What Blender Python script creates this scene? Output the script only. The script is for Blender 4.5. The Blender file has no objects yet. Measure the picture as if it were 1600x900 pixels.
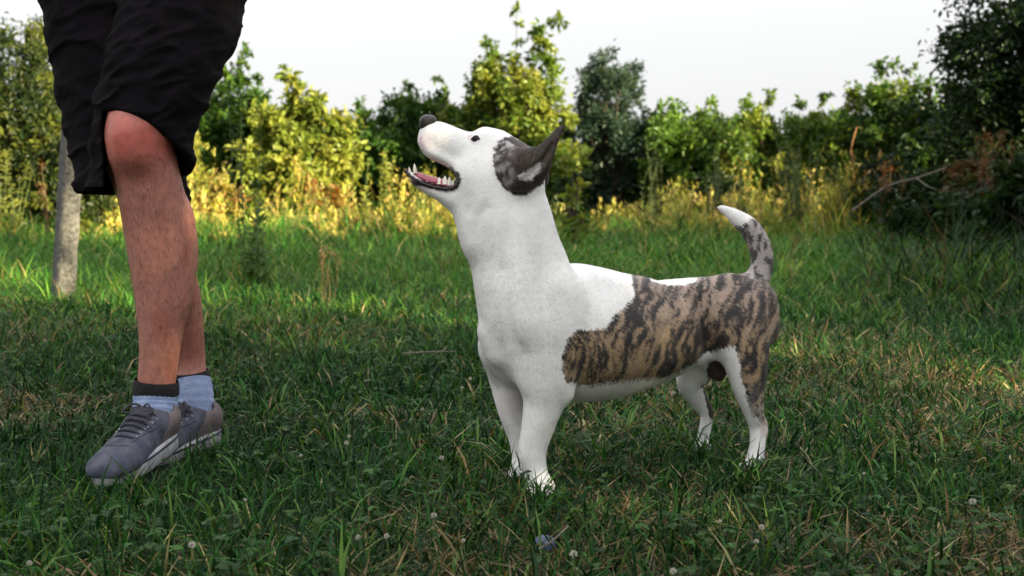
import bpy, math, random
import numpy as np
from mathutils import Vector
# ------------------------------------------------------------------ camera, sky, sun, exposure
SC = bpy.context.scene
COL = SC.collection
FPX = 1750.0            # focal length in photo pixels (photo 1600 x 900)
TANP = 165.0 / FPX      # horizon at row 285
PITCH = math.atan(TANP)
CAMH = 0.5
cam_d = bpy.data.cameras.new('camera'); cam = bpy.data.objects.new('camera', cam_d); COL.objects.link(cam)
cam.location = (0, 0, CAMH); cam.rotation_euler = (math.pi / 2 - PITCH, 0, 0)
cam_d.sensor_width = 36; cam_d.lens = 36 * FPX / 1600; cam_d.clip_start = 0.02; cam_d.clip_end = 3000
cam_d.dof.use_dof = True; cam_d.dof.focus_distance = 1.87; cam_d.dof.aperture_fstop = 6.5
SC.camera = cam
SUN_EL = math.radians(16); SUN_AZ = math.radians(122)     # azimuth clockwise from +Y (view direction): right, a little behind
SUN_DIR = Vector((math.sin(SUN_AZ) * math.cos(SUN_EL), math.cos(SUN_AZ) * math.cos(SUN_EL), math.sin(SUN_EL)))
W = bpy.data.worlds.new('World'); SC.world = W; W.use_nodes = True
wn = W.node_tree.nodes; wl = W.node_tree.links
bg = wn['Background']; sky = wn.new('ShaderNodeTexSky'); sky.sky_type = 'NISHITA'; sky.sun_disc = False
sky.sun_elevation = SUN_EL; sky.sun_rotation = SUN_AZ; sky.air_density = 1.0; sky.dust_density = 1.0; sky.ozone_density = 1.0
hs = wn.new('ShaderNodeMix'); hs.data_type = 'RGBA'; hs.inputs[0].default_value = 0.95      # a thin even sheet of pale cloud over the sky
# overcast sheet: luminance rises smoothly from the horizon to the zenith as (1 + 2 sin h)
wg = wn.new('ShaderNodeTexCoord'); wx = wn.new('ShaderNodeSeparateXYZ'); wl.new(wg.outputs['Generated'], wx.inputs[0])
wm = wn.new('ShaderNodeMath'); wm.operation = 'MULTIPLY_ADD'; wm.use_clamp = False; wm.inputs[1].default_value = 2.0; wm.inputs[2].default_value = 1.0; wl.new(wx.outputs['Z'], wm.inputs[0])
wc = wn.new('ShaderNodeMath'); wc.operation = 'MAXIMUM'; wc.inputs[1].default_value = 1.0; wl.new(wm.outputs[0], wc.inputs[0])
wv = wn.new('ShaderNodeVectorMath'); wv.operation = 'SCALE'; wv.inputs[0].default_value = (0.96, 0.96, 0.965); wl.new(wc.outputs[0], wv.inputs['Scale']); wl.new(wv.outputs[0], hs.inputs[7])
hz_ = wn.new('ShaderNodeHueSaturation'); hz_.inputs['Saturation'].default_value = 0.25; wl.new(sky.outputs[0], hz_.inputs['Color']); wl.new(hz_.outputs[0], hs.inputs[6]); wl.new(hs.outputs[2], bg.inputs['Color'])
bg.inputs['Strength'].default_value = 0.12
sun_d = bpy.data.lights.new('sun', 'SUN'); sun = bpy.data.objects.new('sun', sun_d); COL.objects.link(sun)
sun_d.energy = 4.6; sun_d.angle = math.radians(0.6); sun_d.color = (1.0, 0.84, 0.52)
sun.rotation_euler = (-SUN_DIR).to_track_quat('-Z', 'Y').to_euler()
SC.view_settings.view_transform = 'Standard'; SC.view_settings.look = 'None'
SC.view_settings.exposure = 2.6; SC.view_settings.gamma = 1.0

# ------------------------------------------------------------------ helpers
rng = np.random.default_rng(7)
CP, SP = math.cos(PITCH), math.sin(PITCH)
def P(px, py, d):
    """point on the ray of a photo pixel, d metres in front of the camera (world y)"""
    a = (px - 800) / FPX; b = (450 - py) / FPX
    v = np.array([a, CP + b * SP, -SP + b * CP])
    return np.array([0, 0, CAMH]) + v * (d / v[1])
def G(px, py, z=0.0):
    """point where the ray of a pixel meets height z"""
    a = (px - 800) / FPX; b = (450 - py) / FPX
    v = np.array([a, CP + b * SP, -SP + b * CP])
    return np.array([0, 0, CAMH]) + v * ((z - CAMH) / v[2])
def project(p):
    x, y, z = p[:, 0], p[:, 1], p[:, 2] - CAMH
    dep = y * CP - z * SP; up = y * SP + z * CP
    return 800 + FPX * x / dep, 450 - FPX * up / dep
def R(px, d): return px * d / FPX

def link(name, data, parent=None):
    o = bpy.data.objects.new(name, data); COL.objects.link(o)
    if parent is not None: o.parent = parent
    return o
def tag(o, label=None, cat=None, group=None, kind=None):
    if label: o['label'] = label
    if cat: o['category'] = cat
    if group: o['group'] = group
    if kind: o['kind'] = kind
    return o
def empty(name, loc, label=None, cat=None, group=None):
    o = bpy.data.objects.new(name, None); COL.objects.link(o); o.location = loc; o.empty_display_size = 0.05
    return tag(o, label, cat, group)
def np_mesh(name, V, F, mat=None, smooth=False, cols=None, cname='Col'):
    """V (n,3), F (m,3) or (m,4)"""
    V = np.ascontiguousarray(V, np.float32); F = np.ascontiguousarray(F, np.int32)
    me = bpy.data.meshes.new(name); k = F.shape[1]; m = len(F)
    me.vertices.add(len(V)); me.vertices.foreach_set('co', V.ravel())
    me.loops.add(m * k); me.loops.foreach_set('vertex_index', F.ravel())
    me.polygons.add(m); me.polygons.foreach_set('loop_start', np.arange(0, m * k, k, dtype=np.int32))
    me.polygons.foreach_set('use_smooth', np.full(m, smooth, bool))
    me.update(calc_edges=True); me.validate()
    if cols is not None: set_col(me, cols, cname)
    if mat: me.materials.append(mat)
    return me
def set_col(me, cols, cname='Col'):
    c = np.ones((len(me.vertices), 4), np.float32); c[:, :cols.shape[1]] = cols
    at = me.attributes.new(cname, 'FLOAT_COLOR', 'POINT'); at.data.foreach_set('color', c.ravel())
def obj_local(name, V, F, mat, parent=None, smooth=True, cols=None):
    """V in world coordinates; the parent is an empty without rotation or a mesh at the origin"""
    V = np.asarray(V, float)
    if parent is not None:
        off = Vector((0, 0, 0)); q = parent
        while q is not None: off += q.location; q = q.parent
        V = V - np.array(off)
    return link(name, np_mesh(name, V, F, mat, smooth, cols), parent)
def norm(v): return v / (np.linalg.norm(v, axis=-1, keepdims=True) + 1e-12)

# value noise -------------------------------------------------------
def _h(i, s):
    i = (i.astype(np.int64) + s * 7919) & 0xffffffff
    i = ((i ^ (i >> 16)) * 0x45d9f3b) & 0xffffffff
    i = ((i ^ (i >> 16)) * 0x45d9f3b) & 0xffffffff
    return ((i ^ (i >> 16)) & 0xffff) / 65535.0
def vnoise(p, seed=0):
    p = np.asarray(p, float); i = np.floor(p).astype(np.int64); f = p - i; f = f * f * (3 - 2 * f)
    D = p.shape[1]; out = np.zeros(len(p)); mul = [1, 57, 3251]
    for c in range(1 << D):
        w = np.ones(len(p)); key = np.zeros(len(p), np.int64)
        for a in range(D):
            b = (c >> a) & 1; w *= f[:, a] if b else 1 - f[:, a]; key += (i[:, a] + b) * mul[a]
        out += w * _h(key, seed)
    return out
def fbm(p, seed=0, o=3):
    s = 0; a = 0.5; t = 0
    for k in range(o): s = s + a * vnoise(np.asarray(p) * (2.03 ** k), seed + k); t += a; a *= 0.5
    return s / t

# signed-distance field, meshed by surface nets ----------------------
def catmull(K, n):
    K = np.asarray(K, float)
    if len(K) == 2: t = np.linspace(0, 1, n + 1)[:, None]; return K[0] * (1 - t) + K[1] * t
    E = np.vstack([2 * K[0] - K[1], K, 2 * K[-1] - K[-2]]); out = []
    for i in range(1, len(E) - 2):
        for t in np.linspace(0, 1, n, endpoint=False):
            a, b, c, d = E[i - 1:i + 3]
            out.append(0.5 * (2 * b + (c - a) * t + (2 * a - 5 * b + 4 * c - d) * t * t + (3 * b - a - 3 * c + d) * t ** 3))
    out.append(K[-1]); return np.array(out)
class Field:
    def __init__(s, lo, hi, h):
        s.lo = np.array(lo, float); s.h = h
        s.n = np.ceil((np.array(hi) - s.lo) / h).astype(int) + 1
        s.F = np.full(s.n, 0.15, np.float32)
        s.ax = [(s.lo[i] + h * np.arange(s.n[i])).astype(np.float32) for i in range(3)]
    def sl(s, lo, hi):
        r = []
        for i in range(3):
            a = int(np.clip(math.floor((lo[i] - s.lo[i]) / s.h), 0, s.n[i])); b = int(np.clip(math.ceil((hi[i] - s.lo[i]) / s.h) + 1, 0, s.n[i]))
            r.append(slice(a, b))
        return tuple(r)
    def grid(s, S): return s.ax[0][S[0]][:, None, None], s.ax[1][S[1]][None, :, None], s.ax[2][S[2]][None, None, :]
    def loft_d(s, keys, lat, m, n=5):
        """keys: list of (point, ra, rb); rb is the radius along lat. returns slice, distance"""
        K = np.array([[*k[0], k[1], k[2] if len(k) > 2 else k[1]] for k in keys], float)
        C = catmull(K, n) if len(K) > 1 else np.vstack([K, K + [1e-5] * 5])
        C[:, 3:] = np.maximum(C[:, 3:], 1e-3)
        rm = C[:, 3:].max(1)[:, None] + m
        S = s.sl((C[:, :3] - rm).min(0), (C[:, :3] + rm).max(0))
        D = np.full(s.F[S].shape, 0.15, np.float32); lat = np.asarray(lat, float); lat = lat / np.linalg.norm(lat)
        for i in range(len(C) - 1):
            a, b = C[i], C[i + 1]; r2 = max(a[3:].max(), b[3:].max()) + m
            s2 = s.sl(np.minimum(a[:3], b[:3]) - r2, np.maximum(a[:3], b[:3]) + r2)
            s2 = tuple(slice(max(s2[j].start, S[j].start), max(min(s2[j].stop, S[j].stop), max(s2[j].start, S[j].start))) for j in range(3))
            q = tuple(slice(s2[j].start - S[j].start, s2[j].stop - S[j].start) for j in range(3))
            if D[q].size == 0: continue
            x, y, z = s.grid(s2); x = x - np.float32(a[0]); y = y - np.float32(a[1]); z = z - np.float32(a[2])
            ab = (b - a)[:3]; L2 = ab @ ab + 1e-12
            t = np.clip((x * ab[0] + y * ab[1] + z * ab[2]) / L2, 0, 1)
            x = x - t * ab[0]; y = y - t * ab[1]; z = z - t * ab[2]
            ra = a[3] + t * (b[3] - a[3]); rb = a[4] + t * (b[4] - a[4])
            l = x * lat[0] + y * lat[1] + z * lat[2]; pp = np.maximum(x * x + y * y + z * z - l * l, 0); l = l * l
            k0 = np.sqrt(pp / ra ** 2 + l / rb ** 2); k1 = np.sqrt(pp / ra ** 4 + l / rb ** 4) + 1e-9
            d = np.where(k0 < 0.05, -np.minimum(ra, rb), k0 * (k0 - 1) / k1)
            D[q] = np.minimum(D[q], d)
        return S, D
    def add(s, keys, lat=(0, 1, 0), k=0.01, n=5):
        S, D = s.loft_d(keys, lat, k + 3 * s.h, n); A = s.F[S]
        e = np.clip(k - np.abs(A - D), 0, None) / k
        s.F[S] = np.minimum(A, D) - e * e * k * 0.25
    def cut(s, keys, lat=(0, 1, 0), k=0.006, n=5):
        S, D = s.loft_d(keys, lat, k + 3 * s.h, n); A = s.F[S]; D = -D
        e = np.clip(k - np.abs(A - D), 0, None) / k
        s.F[S] = np.maximum(A, D) + e * e * k * 0.25
    def plane(s, p, nrm, lo=None, hi=None):
        """cut away the side the normal points to"""
        S = s.sl(lo, hi) if lo is not None else (slice(0, s.n[0]), slice(0, s.n[1]), slice(0, s.n[2]))
        x, y, z = s.grid(S); nrm = np.asarray(nrm, float); nrm = nrm / np.linalg.norm(nrm)
        s.F[S] = np.maximum(s.F[S], (x - p[0]) * nrm[0] + (y - p[1]) * nrm[1] + (z - p[2]) * nrm[2])
    def mesh(s):
        F = s.F; F = np.pad(F, 1, constant_values=0.15); lo = s.lo - s.h; n = F.shape
        ins = F < 0; c = np.zeros([k - 1 for k in n], np.uint8)
        for dx in (0, 1):
            for dy in (0, 1):
                for dz in (0, 1): c += ins[dx:n[0] - 1 + dx, dy:n[1] - 1 + dy, dz:n[2] - 1 + dz]
        act = np.argwhere((c > 0) & (c < 8)); idx = np.full(c.shape, -1, np.int32); idx[tuple(act.T)] = np.arange(len(act))
        acc = np.zeros((len(act), 3)); cnt = np.zeros(len(act))
        cor = [(a, b, d) for a in (0, 1) for b in (0, 1) for d in (0, 1)]
        val = {q: F[act[:, 0] + q[0], act[:, 1] + q[1], act[:, 2] + q[2]].astype(float) for q in cor}
        for q in cor:
            for a in range(3):
                if q[a]: continue
                r = list(q); r[a] = 1; r = tuple(r); v0, v1 = val[q], val[r]; mk = (v0 < 0) != (v1 < 0)
                t = v0[mk] / (v0[mk] - v1[mk]); p = np.tile(np.array(q, float), (mk.sum(), 1)); p[:, a] = t
                acc[mk] += p; cnt[mk] += 1
        V = lo + s.h * (act + acc / cnt[:, None]); Q = []
        for a in range(3):
            u, w = [(1, 2), (2, 0), (0, 1)][a]
            sa = [slice(1, k - 1) for k in n]; sa[a] = slice(0, n[a] - 1); sb = list(sa); sb[a] = slice(1, n[a])
            A, B = ins[tuple(sa)], ins[tuple(sb)]
            for flip, mk in ((False, A & ~B), (True, ~A & B)):
                e = np.argwhere(mk); 
                if not len(e): continue
                e = e + 1; e[:, a] -= 1
                du = np.zeros(3, int); du[u] = 1; dw = np.zeros(3, int); dw[w] = 1
                g = lambda p: idx[p[:, 0], p[:, 1], p[:, 2]]
                q = [g(e - du - dw), g(e - dw), g(e), g(e - du)]
                Q.append(np.stack(q[::-1] if flip else q, 1))
        return V, np.vstack(Q)
def vnormals(V, Q):
    nr = np.cross(V[Q[:, 2]] - V[Q[:, 0]], V[Q[:, 3 if Q.shape[1] == 4 else 1]] - V[Q[:, 1 if Q.shape[1] == 4 else 0]])
    N = np.zeros_like(V)
    for k in range(Q.shape[1]): np.add.at(N, Q[:, k], nr)
    return norm(N)
def tube(path, rad, k=6, closed_tip=True):
    path = np.asarray(path, float); rad = np.broadcast_to(rad, len(path)); T = norm(np.gradient(path, axis=0))
    ref = np.array([0.31, 0.2, 0.93]); 
    if abs(T.mean(0) @ ref) > 0.85: ref = np.array([0.93, 0.3, 0.1])
    A = norm(np.cross(T, ref)); B = np.cross(T, A); th = np.linspace(0, 2 * np.pi, k, endpoint=False)
    V = (path[:, None] + rad[:, None, None] * (np.cos(th)[None, :, None] * A[:, None] + np.sin(th)[None, :, None] * B[:, None])).reshape(-1, 3)
    F = []
    for i in range(len(path) - 1):
        for j in range(k):
            j2 = (j + 1) % k; F.append((i * k + j, i * k + j2, (i + 1) * k + j2, (i + 1) * k + j))
    return V, np.array(F)
def join(parts):
    Vs, Fs, o = [], [], 0
    for V, F in parts: Vs.append(V); Fs.append(F + o); o += len(V)
    return np.vstack(Vs), np.vstack(Fs)

# ------------------------------------------------------------------ materials
def mat(name): 
    m = bpy.data.materials.new(name); m.use_nodes = True
    return m, m.node_tree.nodes, m.node_tree.links, m.node_tree.nodes['Principled BSDF']
def noise_mat(name, c1, c2, scale=20, rough=0.8, bump=0.0, detail=5, bscale=None, spec=0.3):
    m, n, l, b = mat(name); tc = n.new('ShaderNodeTexCoord'); t = n.new('ShaderNodeTexNoise'); t.inputs['Scale'].default_value = scale; t.inputs['Detail'].default_value = detail
    l.new(tc.outputs['Object'], t.inputs['Vector']); r = n.new('ShaderNodeValToRGB'); r.color_ramp.elements[0].position = 0.32; r.color_ramp.elements[1].position = 0.68
    r.color_ramp.elements[0].color = (*c1, 1); r.color_ramp.elements[1].color = (*c2, 1)
    l.new(t.outputs['Fac'], r.inputs[0]); l.new(r.outputs[0], b.inputs['Base Color']); b.inputs['Roughness'].default_value = rough; b.inputs['Specular IOR Level'].default_value = spec
    if bump:
        t2 = n.new('ShaderNodeTexNoise'); t2.inputs['Scale'].default_value = bscale or scale * 4; t2.inputs['Detail'].default_value = 6; l.new(tc.outputs['Object'], t2.inputs['Vector'])
        bp = n.new('ShaderNodeBump'); bp.inputs['Strength'].default_value = bump; bp.inputs['Distance'].default_value = 0.004; l.new(t2.outputs['Fac'], bp.inputs['Height']); l.new(bp.outputs[0], b.inputs['Normal'])
    return m
def attr_mat(name, rough=0.7, spec=0.2, vary=0.12, scale=150, bump=0.0, trans=0.0, sheen=0.0, sss=0.0):
    m, n, l, b = mat(name); a = n.new('ShaderNodeAttribute'); a.attribute_name = 'Col'
    tc = n.new('ShaderNodeTexCoord'); t = n.new('ShaderNodeTexNoise'); t.inputs['Scale'].default_value = scale; t.inputs['Detail'].default_value = 4
    l.new(tc.outputs['Object'], t.inputs['Vector'])
    mr = n.new('ShaderNodeMapRange'); mr.inputs['From Min'].default_value = 0.3; mr.inputs['From Max'].default_value = 0.7; mr.inputs['To Min'].default_value = 1 - vary; mr.inputs['To Max'].default_value = 1 + vary
    l.new(t.outputs['Fac'], mr.inputs['Value'])
    mx = n.new('ShaderNodeMix'); mx.data_type = 'RGBA'; mx.blend_type = 'MULTIPLY'; mx.inputs[0].default_value = 1
    l.new(a.outputs['Color'], mx.inputs[6]); l.new(mr.outputs[0], mx.inputs[7]); l.new(mx.outputs[2], b.inputs['Base Color'])
    b.inputs['Roughness'].default_value = rough; b.inputs['Specular IOR Level'].default_value = spec
    if sheen: b.inputs['Sheen Weight'].default_value = sheen
    if sss: b.inputs['Subsurface Weight'].default_value = sss; b.inputs['Subsurface Radius'].default_value = (0.012, 0.004, 0.002)
    if bump:
        bp = n.new('ShaderNodeBump'); bp.inputs['Strength'].default_value = bump; bp.inputs['Distance'].default_value = 0.002; l.new(t.outputs['Fac'], bp.inputs['Height']); l.new(bp.outputs[0], b.inputs['Normal'])
    if trans:
        tr = n.new('ShaderNodeBsdfTranslucent'); ms = n.new('ShaderNodeMixShader'); ms.inputs[0].default_value = trans
        br = n.new('ShaderNodeMix'); br.data_type = 'RGBA'; br.blend_type = 'MULTIPLY'; br.inputs[0].default_value = 1; br.inputs[7].default_value = (1.25, 1.15, 0.5, 1)
        l.new(mx.outputs[2], br.inputs[6]); l.new(br.outputs[2], tr.inputs['Color'])
        l.new(b.outputs[0], ms.inputs[1]); l.new(tr.outputs[0], ms.inputs[2]); l.new(ms.outputs[0], n['Material Output'].inputs['Surface'])
    return m
M_soil = noise_mat('soil', (0.012, 0.014, 0.006), (0.022, 0.034, 0.010), 3, 0.95, 0.6)
M_grass = attr_mat('grass_blade', 0.5, 0.16, 0.15, 40, trans=0.25)
M_leaf = attr_mat('leaf', 0.45, 0.30, 0.15, 30, trans=0.42)
M_bark = noise_mat('bark', (0.035, 0.025, 0.018), (0.09, 0.07, 0.05), 40, 0.9, 0.6)
M_stick = noise_mat('dead_wood', (0.09, 0.075, 0.06), (0.20, 0.175, 0.15), 30, 0.85, 0.4)
M_coat = attr_mat('dog_coat', 0.62, 0.25, 0.06, 260, bump=0.35, sheen=0.15)
M_fur = attr_mat('dog_fur', 0.5, 0.3, 0.04, 50)
M_skin = attr_mat('skin', 0.42, 0.5, 0.13, 70, bump=0.25, sss=0.06)
M_hair = noise_mat('dark_hair', (0.05, 0.028, 0.018), (0.10, 0.06, 0.035), 60, 0.5)

# ------------------------------------------------------------------ ground
def ground_z(x, y):
    p = np.stack([np.asarray(x, float) * 0.9, np.asarray(y, float) * 0.9], 1)
    far = np.clip((np.asarray(y) - 3.2) / 3, 0, 1)
    return (fbm(p, 3, 3) - 0.5) * (0.012 + 0.10 * far)
gx = np.concatenate([[-600, -200, -80, -40], np.linspace(-20, 20, 121), [40, 80, 200, 600]])
gy = np.concatenate([[-300, -100, -40, -20], np.linspace(-8, 22, 121), [40, 80, 200, 900]])
GX, GY = np.meshgrid(gx, gy, indexing='ij'); V = np.stack([GX.ravel(), GY.ravel(), np.zeros(GX.size)], 1)
inner = (np.abs(V[:, 0]) <= 20) & (V[:, 1] > -8.1) & (V[:, 1] < 22.1); V[inner, 2] = ground_z(V[inner, 0], V[inner, 1]) - 0.004
ni, nj = GX.shape; I = np.arange(ni * nj).reshape(ni, nj)
F = np.stack([I[:-1, :-1].ravel(), I[1:, :-1].ravel(), I[1:, 1:].ravel(), I[:-1, 1:].ravel()], 1)
tag(obj_local('ground', V, F, M_soil), 'dark soil under the meadow grass', 'ground', kind='structure')

# ------------------------------------------------------------------ grass (nobody could count it)
FEET = [(G(846, 768)[:2], 0.020), (G(818, 740)[:2], 0.018), (G(1176, 731)[:2], 0.018), (G(1098, 702)[:2], 0.016)]
SHOES = [(np.array([-0.628, y_]), 0.045) for y_ in (1.80, 1.86, 1.92, 1.98)] + [(np.array([-0.605, 2.12]), 0.045), (np.array([-0.635, 2.07]), 0.045), (np.array([-0.66, 2.02]), 0.045)]
def blades(xy, h, w, az, lean, curl, cols):
    """curved blades of 5 verts / 3 triangles"""
    n = len(xy); z0 = ground_z(xy[:, 0], xy[:, 1]); root = np.column_stack([xy, z0 - 0.003])
    d = np.column_stack([np.cos(az), np.sin(az), np.zeros(n)]); s = np.column_stack([-np.sin(az), np.cos(az), np.zeros(n)])
    tw = rng.uniform(-1.2, 1.2, n); s = norm(s * np.cos(tw)[:, None] + d * np.sin(tw)[:, None])
    def pt(t):
        a = lean + curl * t
        return root + (d * (np.sin(a) * t * h)[:, None]) + np.column_stack([np.zeros(n), np.zeros(n), np.cos(a) * t * h])
    m = pt(0.55); e = pt(1.0); W_ = w[:, None] * 0.5
    V = np.stack([root - s * W_ * 0.8, root + s * W_ * 0.8, m - s * W_, m + s * W_, e], 1).reshape(-1, 3)
    b = np.arange(n)[:, None, None] * 5
    F = (np.array([[0, 1, 3], [0, 3, 2], [2, 3, 4]])[None] + b).reshape(-1, 3)
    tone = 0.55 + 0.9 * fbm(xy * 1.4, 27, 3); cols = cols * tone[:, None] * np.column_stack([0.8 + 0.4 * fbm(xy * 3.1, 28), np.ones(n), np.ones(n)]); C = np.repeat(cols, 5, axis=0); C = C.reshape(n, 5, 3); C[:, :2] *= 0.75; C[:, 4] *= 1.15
    return V, F, C.reshape(-1, 3)
def mixcol(n, pal, wts, jit=0.4):
    k = rng.choice(len(pal), n, p=np.array(wts) / sum(wts)); c = np.array(pal)[k]
    return c * rng.uniform(1 - jit, 1 + jit, (n, 1)) * rng.uniform(0.9, 1.1, (n, 3))
GREEN = [(0.014, 0.060, 0.012), (0.030, 0.108, 0.016), (0.006, 0.032, 0.009), (0.085, 0.165, 0.032), (0.30, 0.235, 0.12), (0.16, 0.11, 0.045)]
YEL = [(0.36, 0.35, 0.05), (0.46, 0.40, 0.11), (0.14, 0.21, 0.03), (0.42, 0.30, 0.12), (0.22, 0.12, 0.04)]
def scatter(n, d0, d1, fx=0.60, pad=0.5):
    y = np.sqrt(rng.uniform(d0 * d0, d1 * d1, n)); x = rng.uniform(-1, 1, n) * (fx * y + pad)
    return np.column_stack([x, y])
GV, GF, GC = [], [], []; off = 0
def put(t):
    global off
    GV.append(t[0]); GF.append(t[1] + off); GC.append(t[2]); off += len(t[0])
def clump(xy, n_c, spread, keep=1.0):
    """pull points towards random tuft centres"""
    c = xy[rng.integers(0, len(xy), n_c)]; k = rng.integers(0, n_c, len(xy))
    m = rng.random(len(xy)) < keep; out = xy.copy()
    out[m] = c[k[m]] + rng.normal(0, spread, (m.sum(), 2)); return out
def free(xy):
    ok = np.ones(len(xy), bool)
    for c, r in FEET + SHOES: ok &= ((xy - c) ** 2).sum(1) > r * r
    return xy[ok]
def dryness(xy): return fbm(xy * 1.7, 21, 3)
# short lawn
for n, d0, d1, hs_, ws in ((62000, 1.0, 2.0, 1.0, 1.0), (95000, 2.0, 3.6, 1.0, 1.25), (60000, 3.3, 6.0, 1.3, 1.7)):
    xy = free(clump(scatter(n, d0, d1), n // 16, 0.016, 0.65)); n = len(xy)
    patch = fbm(xy * 2.3, 5, 3); dr = dryness(xy)
    h = rng.gamma(6, 0.0075, n) * hs_ * (0.55 + 0.9 * patch); w = rng.uniform(0.0016, 0.0042, n) * ws
    cols = mixcol(n, GREEN, (5, 3, 4, 1.2, 0.0, 0.0)); dm = rng.random(n) < np.clip((dr - 0.42) * 2.6, 0.06, 0.6)
    cols[dm] = mixcol(dm.sum(), GREEN, (0, 0, 0, 0, 3, 2)); lean = rng.gamma(2, 0.22, n); lean[dm] = rng.uniform(0.5, 1.5, dm.sum())
    put(blades(xy, np.minimum(h, 0.11), w, rng.uniform(0, 6.28, n), np.minimum(lean, 1.35), rng.uniform(0, 1.1, n), cols))
# longer loose blades and tufts standing out of the lawn
n = 9000; xy = free(clump(scatter(n, 1.2, 4.0), 420, 0.022, 0.85)); n = len(xy)
put(blades(xy, rng.uniform(0.05, 0.125, n), rng.uniform(0.003, 0.0055, n), rng.uniform(0, 6.28, n), rng.uniform(0.1, 0.8, n), rng.uniform(0.3, 1.4, n), mixcol(n, GREEN, (2, 4, 2, 3, 0.5, 0.2))))
# grass growing up in front of the paws
for (px_, py_, sx_, k_) in ((842, 786, 26, 90), (815, 752, 20, 50), (1172, 744, 24, 70), (1096, 712, 20, 60), (200, 776, 60, 140), (300, 706, 36, 60)):
    g_ = np.array([G(px_ + rng.normal(0, sx_), py_ + rng.uniform(-2, 10))[:2] for _ in range(k_)]); put(blades(g_, rng.uniform(0.03, 0.075, k_), rng.uniform(0.002, 0.0045, k_), rng.uniform(0, 6.28, k_), rng.uniform(0.05, 0.6, k_), rng.uniform(0.2, 1.0, k_), mixcol(k_, GREEN, (3, 4, 2, 2, 0.6, 0.3))))
# straw lying in the lawn
n = 11000; xy = free(scatter(n, 1.1, 4.4)); xy = xy[rng.random(len(xy)) < np.clip((dryness(xy) - 0.35) * 3, 0.08, 1)]; n = len(xy)
put(blades(xy, rng.uniform(0.04, 0.11, n), rng.uniform(0.0012, 0.0028, n), rng.uniform(0, 6.28, n), rng.uniform(1.0, 1.5, n), rng.uniform(-0.1, 0.15, n), mixcol(n, [(0.36, 0.29, 0.18), (0.24, 0.16, 0.08), (0.15, 0.10, 0.05)], (2, 1.5, 1.5))))
# rough unmown grass
for n, d0, d1, h0, h1, wd in ((70000, 3.6, 6.5, 0.08, 0.26, 0.005), (70000, 6.0, 10.5, 0.10, 0.34, 0.0075)):
    xy = clump(scatter(n, d0, d1, 0.58, 0.6), n // 45, 0.055, 0.7); n = len(xy)
    edge = np.clip((xy[:, 1] - 3.5 - 0.8 * (fbm(xy * 1.1, 9) - 0.5) * 2) / 1.6, 0.12, 1)
    h = rng.uniform(h0, h1, n) * edge * (0.5 + fbm(xy * 1.3, 11))
    put(blades(xy, h, rng.uniform(0.5, 1, n) * wd, rng.uniform(0, 6.28, n), rng.uniform(0.1, 0.8, n), rng.uniform(0.2, 1.5, n), mixcol(n, GREEN, (2, 5, 1, 5, 0.7, 0.3)) * [1.25, 1.35, 1.0]))
# the meadow goes on to both sides of the view
n = 60000; xy = np.column_stack([rng.uniform(1.0, 9.5, n) * rng.choice([-1, 1], n), rng.uniform(-2.5, 12.5, n)]); xy = xy[np.abs(xy[:, 0]) > 0.58 * np.maximum(xy[:, 1], 0) + 0.45]; xy = clump(xy, len(xy) // 30, 0.07, 0.7); n = len(xy)
put(blades(xy, rng.uniform(0.04, 0.20, n), rng.uniform(0.006, 0.013, n), rng.uniform(0, 6.28, n), rng.uniform(0.1, 0.9, n), rng.uniform(0.2, 1.3, n), mixcol(n, GREEN, (2, 4, 2, 4, 0.8, 0.3))))
# taller growth under the big tree, blades darkened to paint in its shade
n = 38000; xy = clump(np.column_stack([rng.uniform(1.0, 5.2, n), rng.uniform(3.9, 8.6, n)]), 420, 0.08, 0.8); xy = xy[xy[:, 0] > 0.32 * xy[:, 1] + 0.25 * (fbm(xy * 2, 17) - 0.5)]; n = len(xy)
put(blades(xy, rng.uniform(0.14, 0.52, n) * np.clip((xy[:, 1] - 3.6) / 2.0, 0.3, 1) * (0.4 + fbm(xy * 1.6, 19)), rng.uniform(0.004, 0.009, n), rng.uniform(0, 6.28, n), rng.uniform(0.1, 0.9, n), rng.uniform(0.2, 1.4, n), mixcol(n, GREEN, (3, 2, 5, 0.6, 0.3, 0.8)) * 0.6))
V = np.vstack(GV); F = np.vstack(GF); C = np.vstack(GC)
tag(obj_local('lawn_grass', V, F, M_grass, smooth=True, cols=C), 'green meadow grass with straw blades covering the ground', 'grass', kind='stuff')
# tall yellow grass in front of the hedge, with seed heads
GV, GF, GC = [], [], []; off = 0
n = 42000; xy = clump(scatter(n, 8.3, 12.2, 0.56, 0.6), 700, 0.10, 0.75); n = len(xy); shade = np.clip((xy[:, 0] - 2.4) / 1.0, 0, 1)
hh = rng.uniform(0.12, 0.42, n) * np.clip(3.2 * fbm(xy * 1.1, 14, 3) - 0.85, 0.12, 1.6); cols = mixcol(n, YEL, (4, 3, 4, 1.2, 0.5))
hh *= 1 - 0.5 * shade; gm = rng.random(n) < np.clip(0.15 + 0.9 * fbm(xy * 0.8, 24, 2) * (fbm(xy * 0.8, 24, 2) > 0.42) + shade, 0, 0.97); cols[gm] = mixcol(gm.sum(), GREEN, (2, 3, 1, 4, 1, 0.6))
put(blades(xy, hh, rng.uniform(0.005, 0.011, n), rng.uniform(0, 6.28, n), rng.uniform(0, 0.45, n), rng.uniform(0.1, 0.9, n), cols))
n = 3000; xy = clump(scatter(n, 8.4, 11.8, 0.54, 0.6), 260, 0.09, 0.8); xy = xy[rng.random(n) > 0.9 * np.clip((xy[:, 0] - 2.4) / 0.8, 0, 1)]; n = len(xy); hh = rng.uniform(0.16, 0.50, n) * np.clip(3.0 * fbm(xy * 1.1, 14, 3) - 0.75, 0.2, 1.5)
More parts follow.
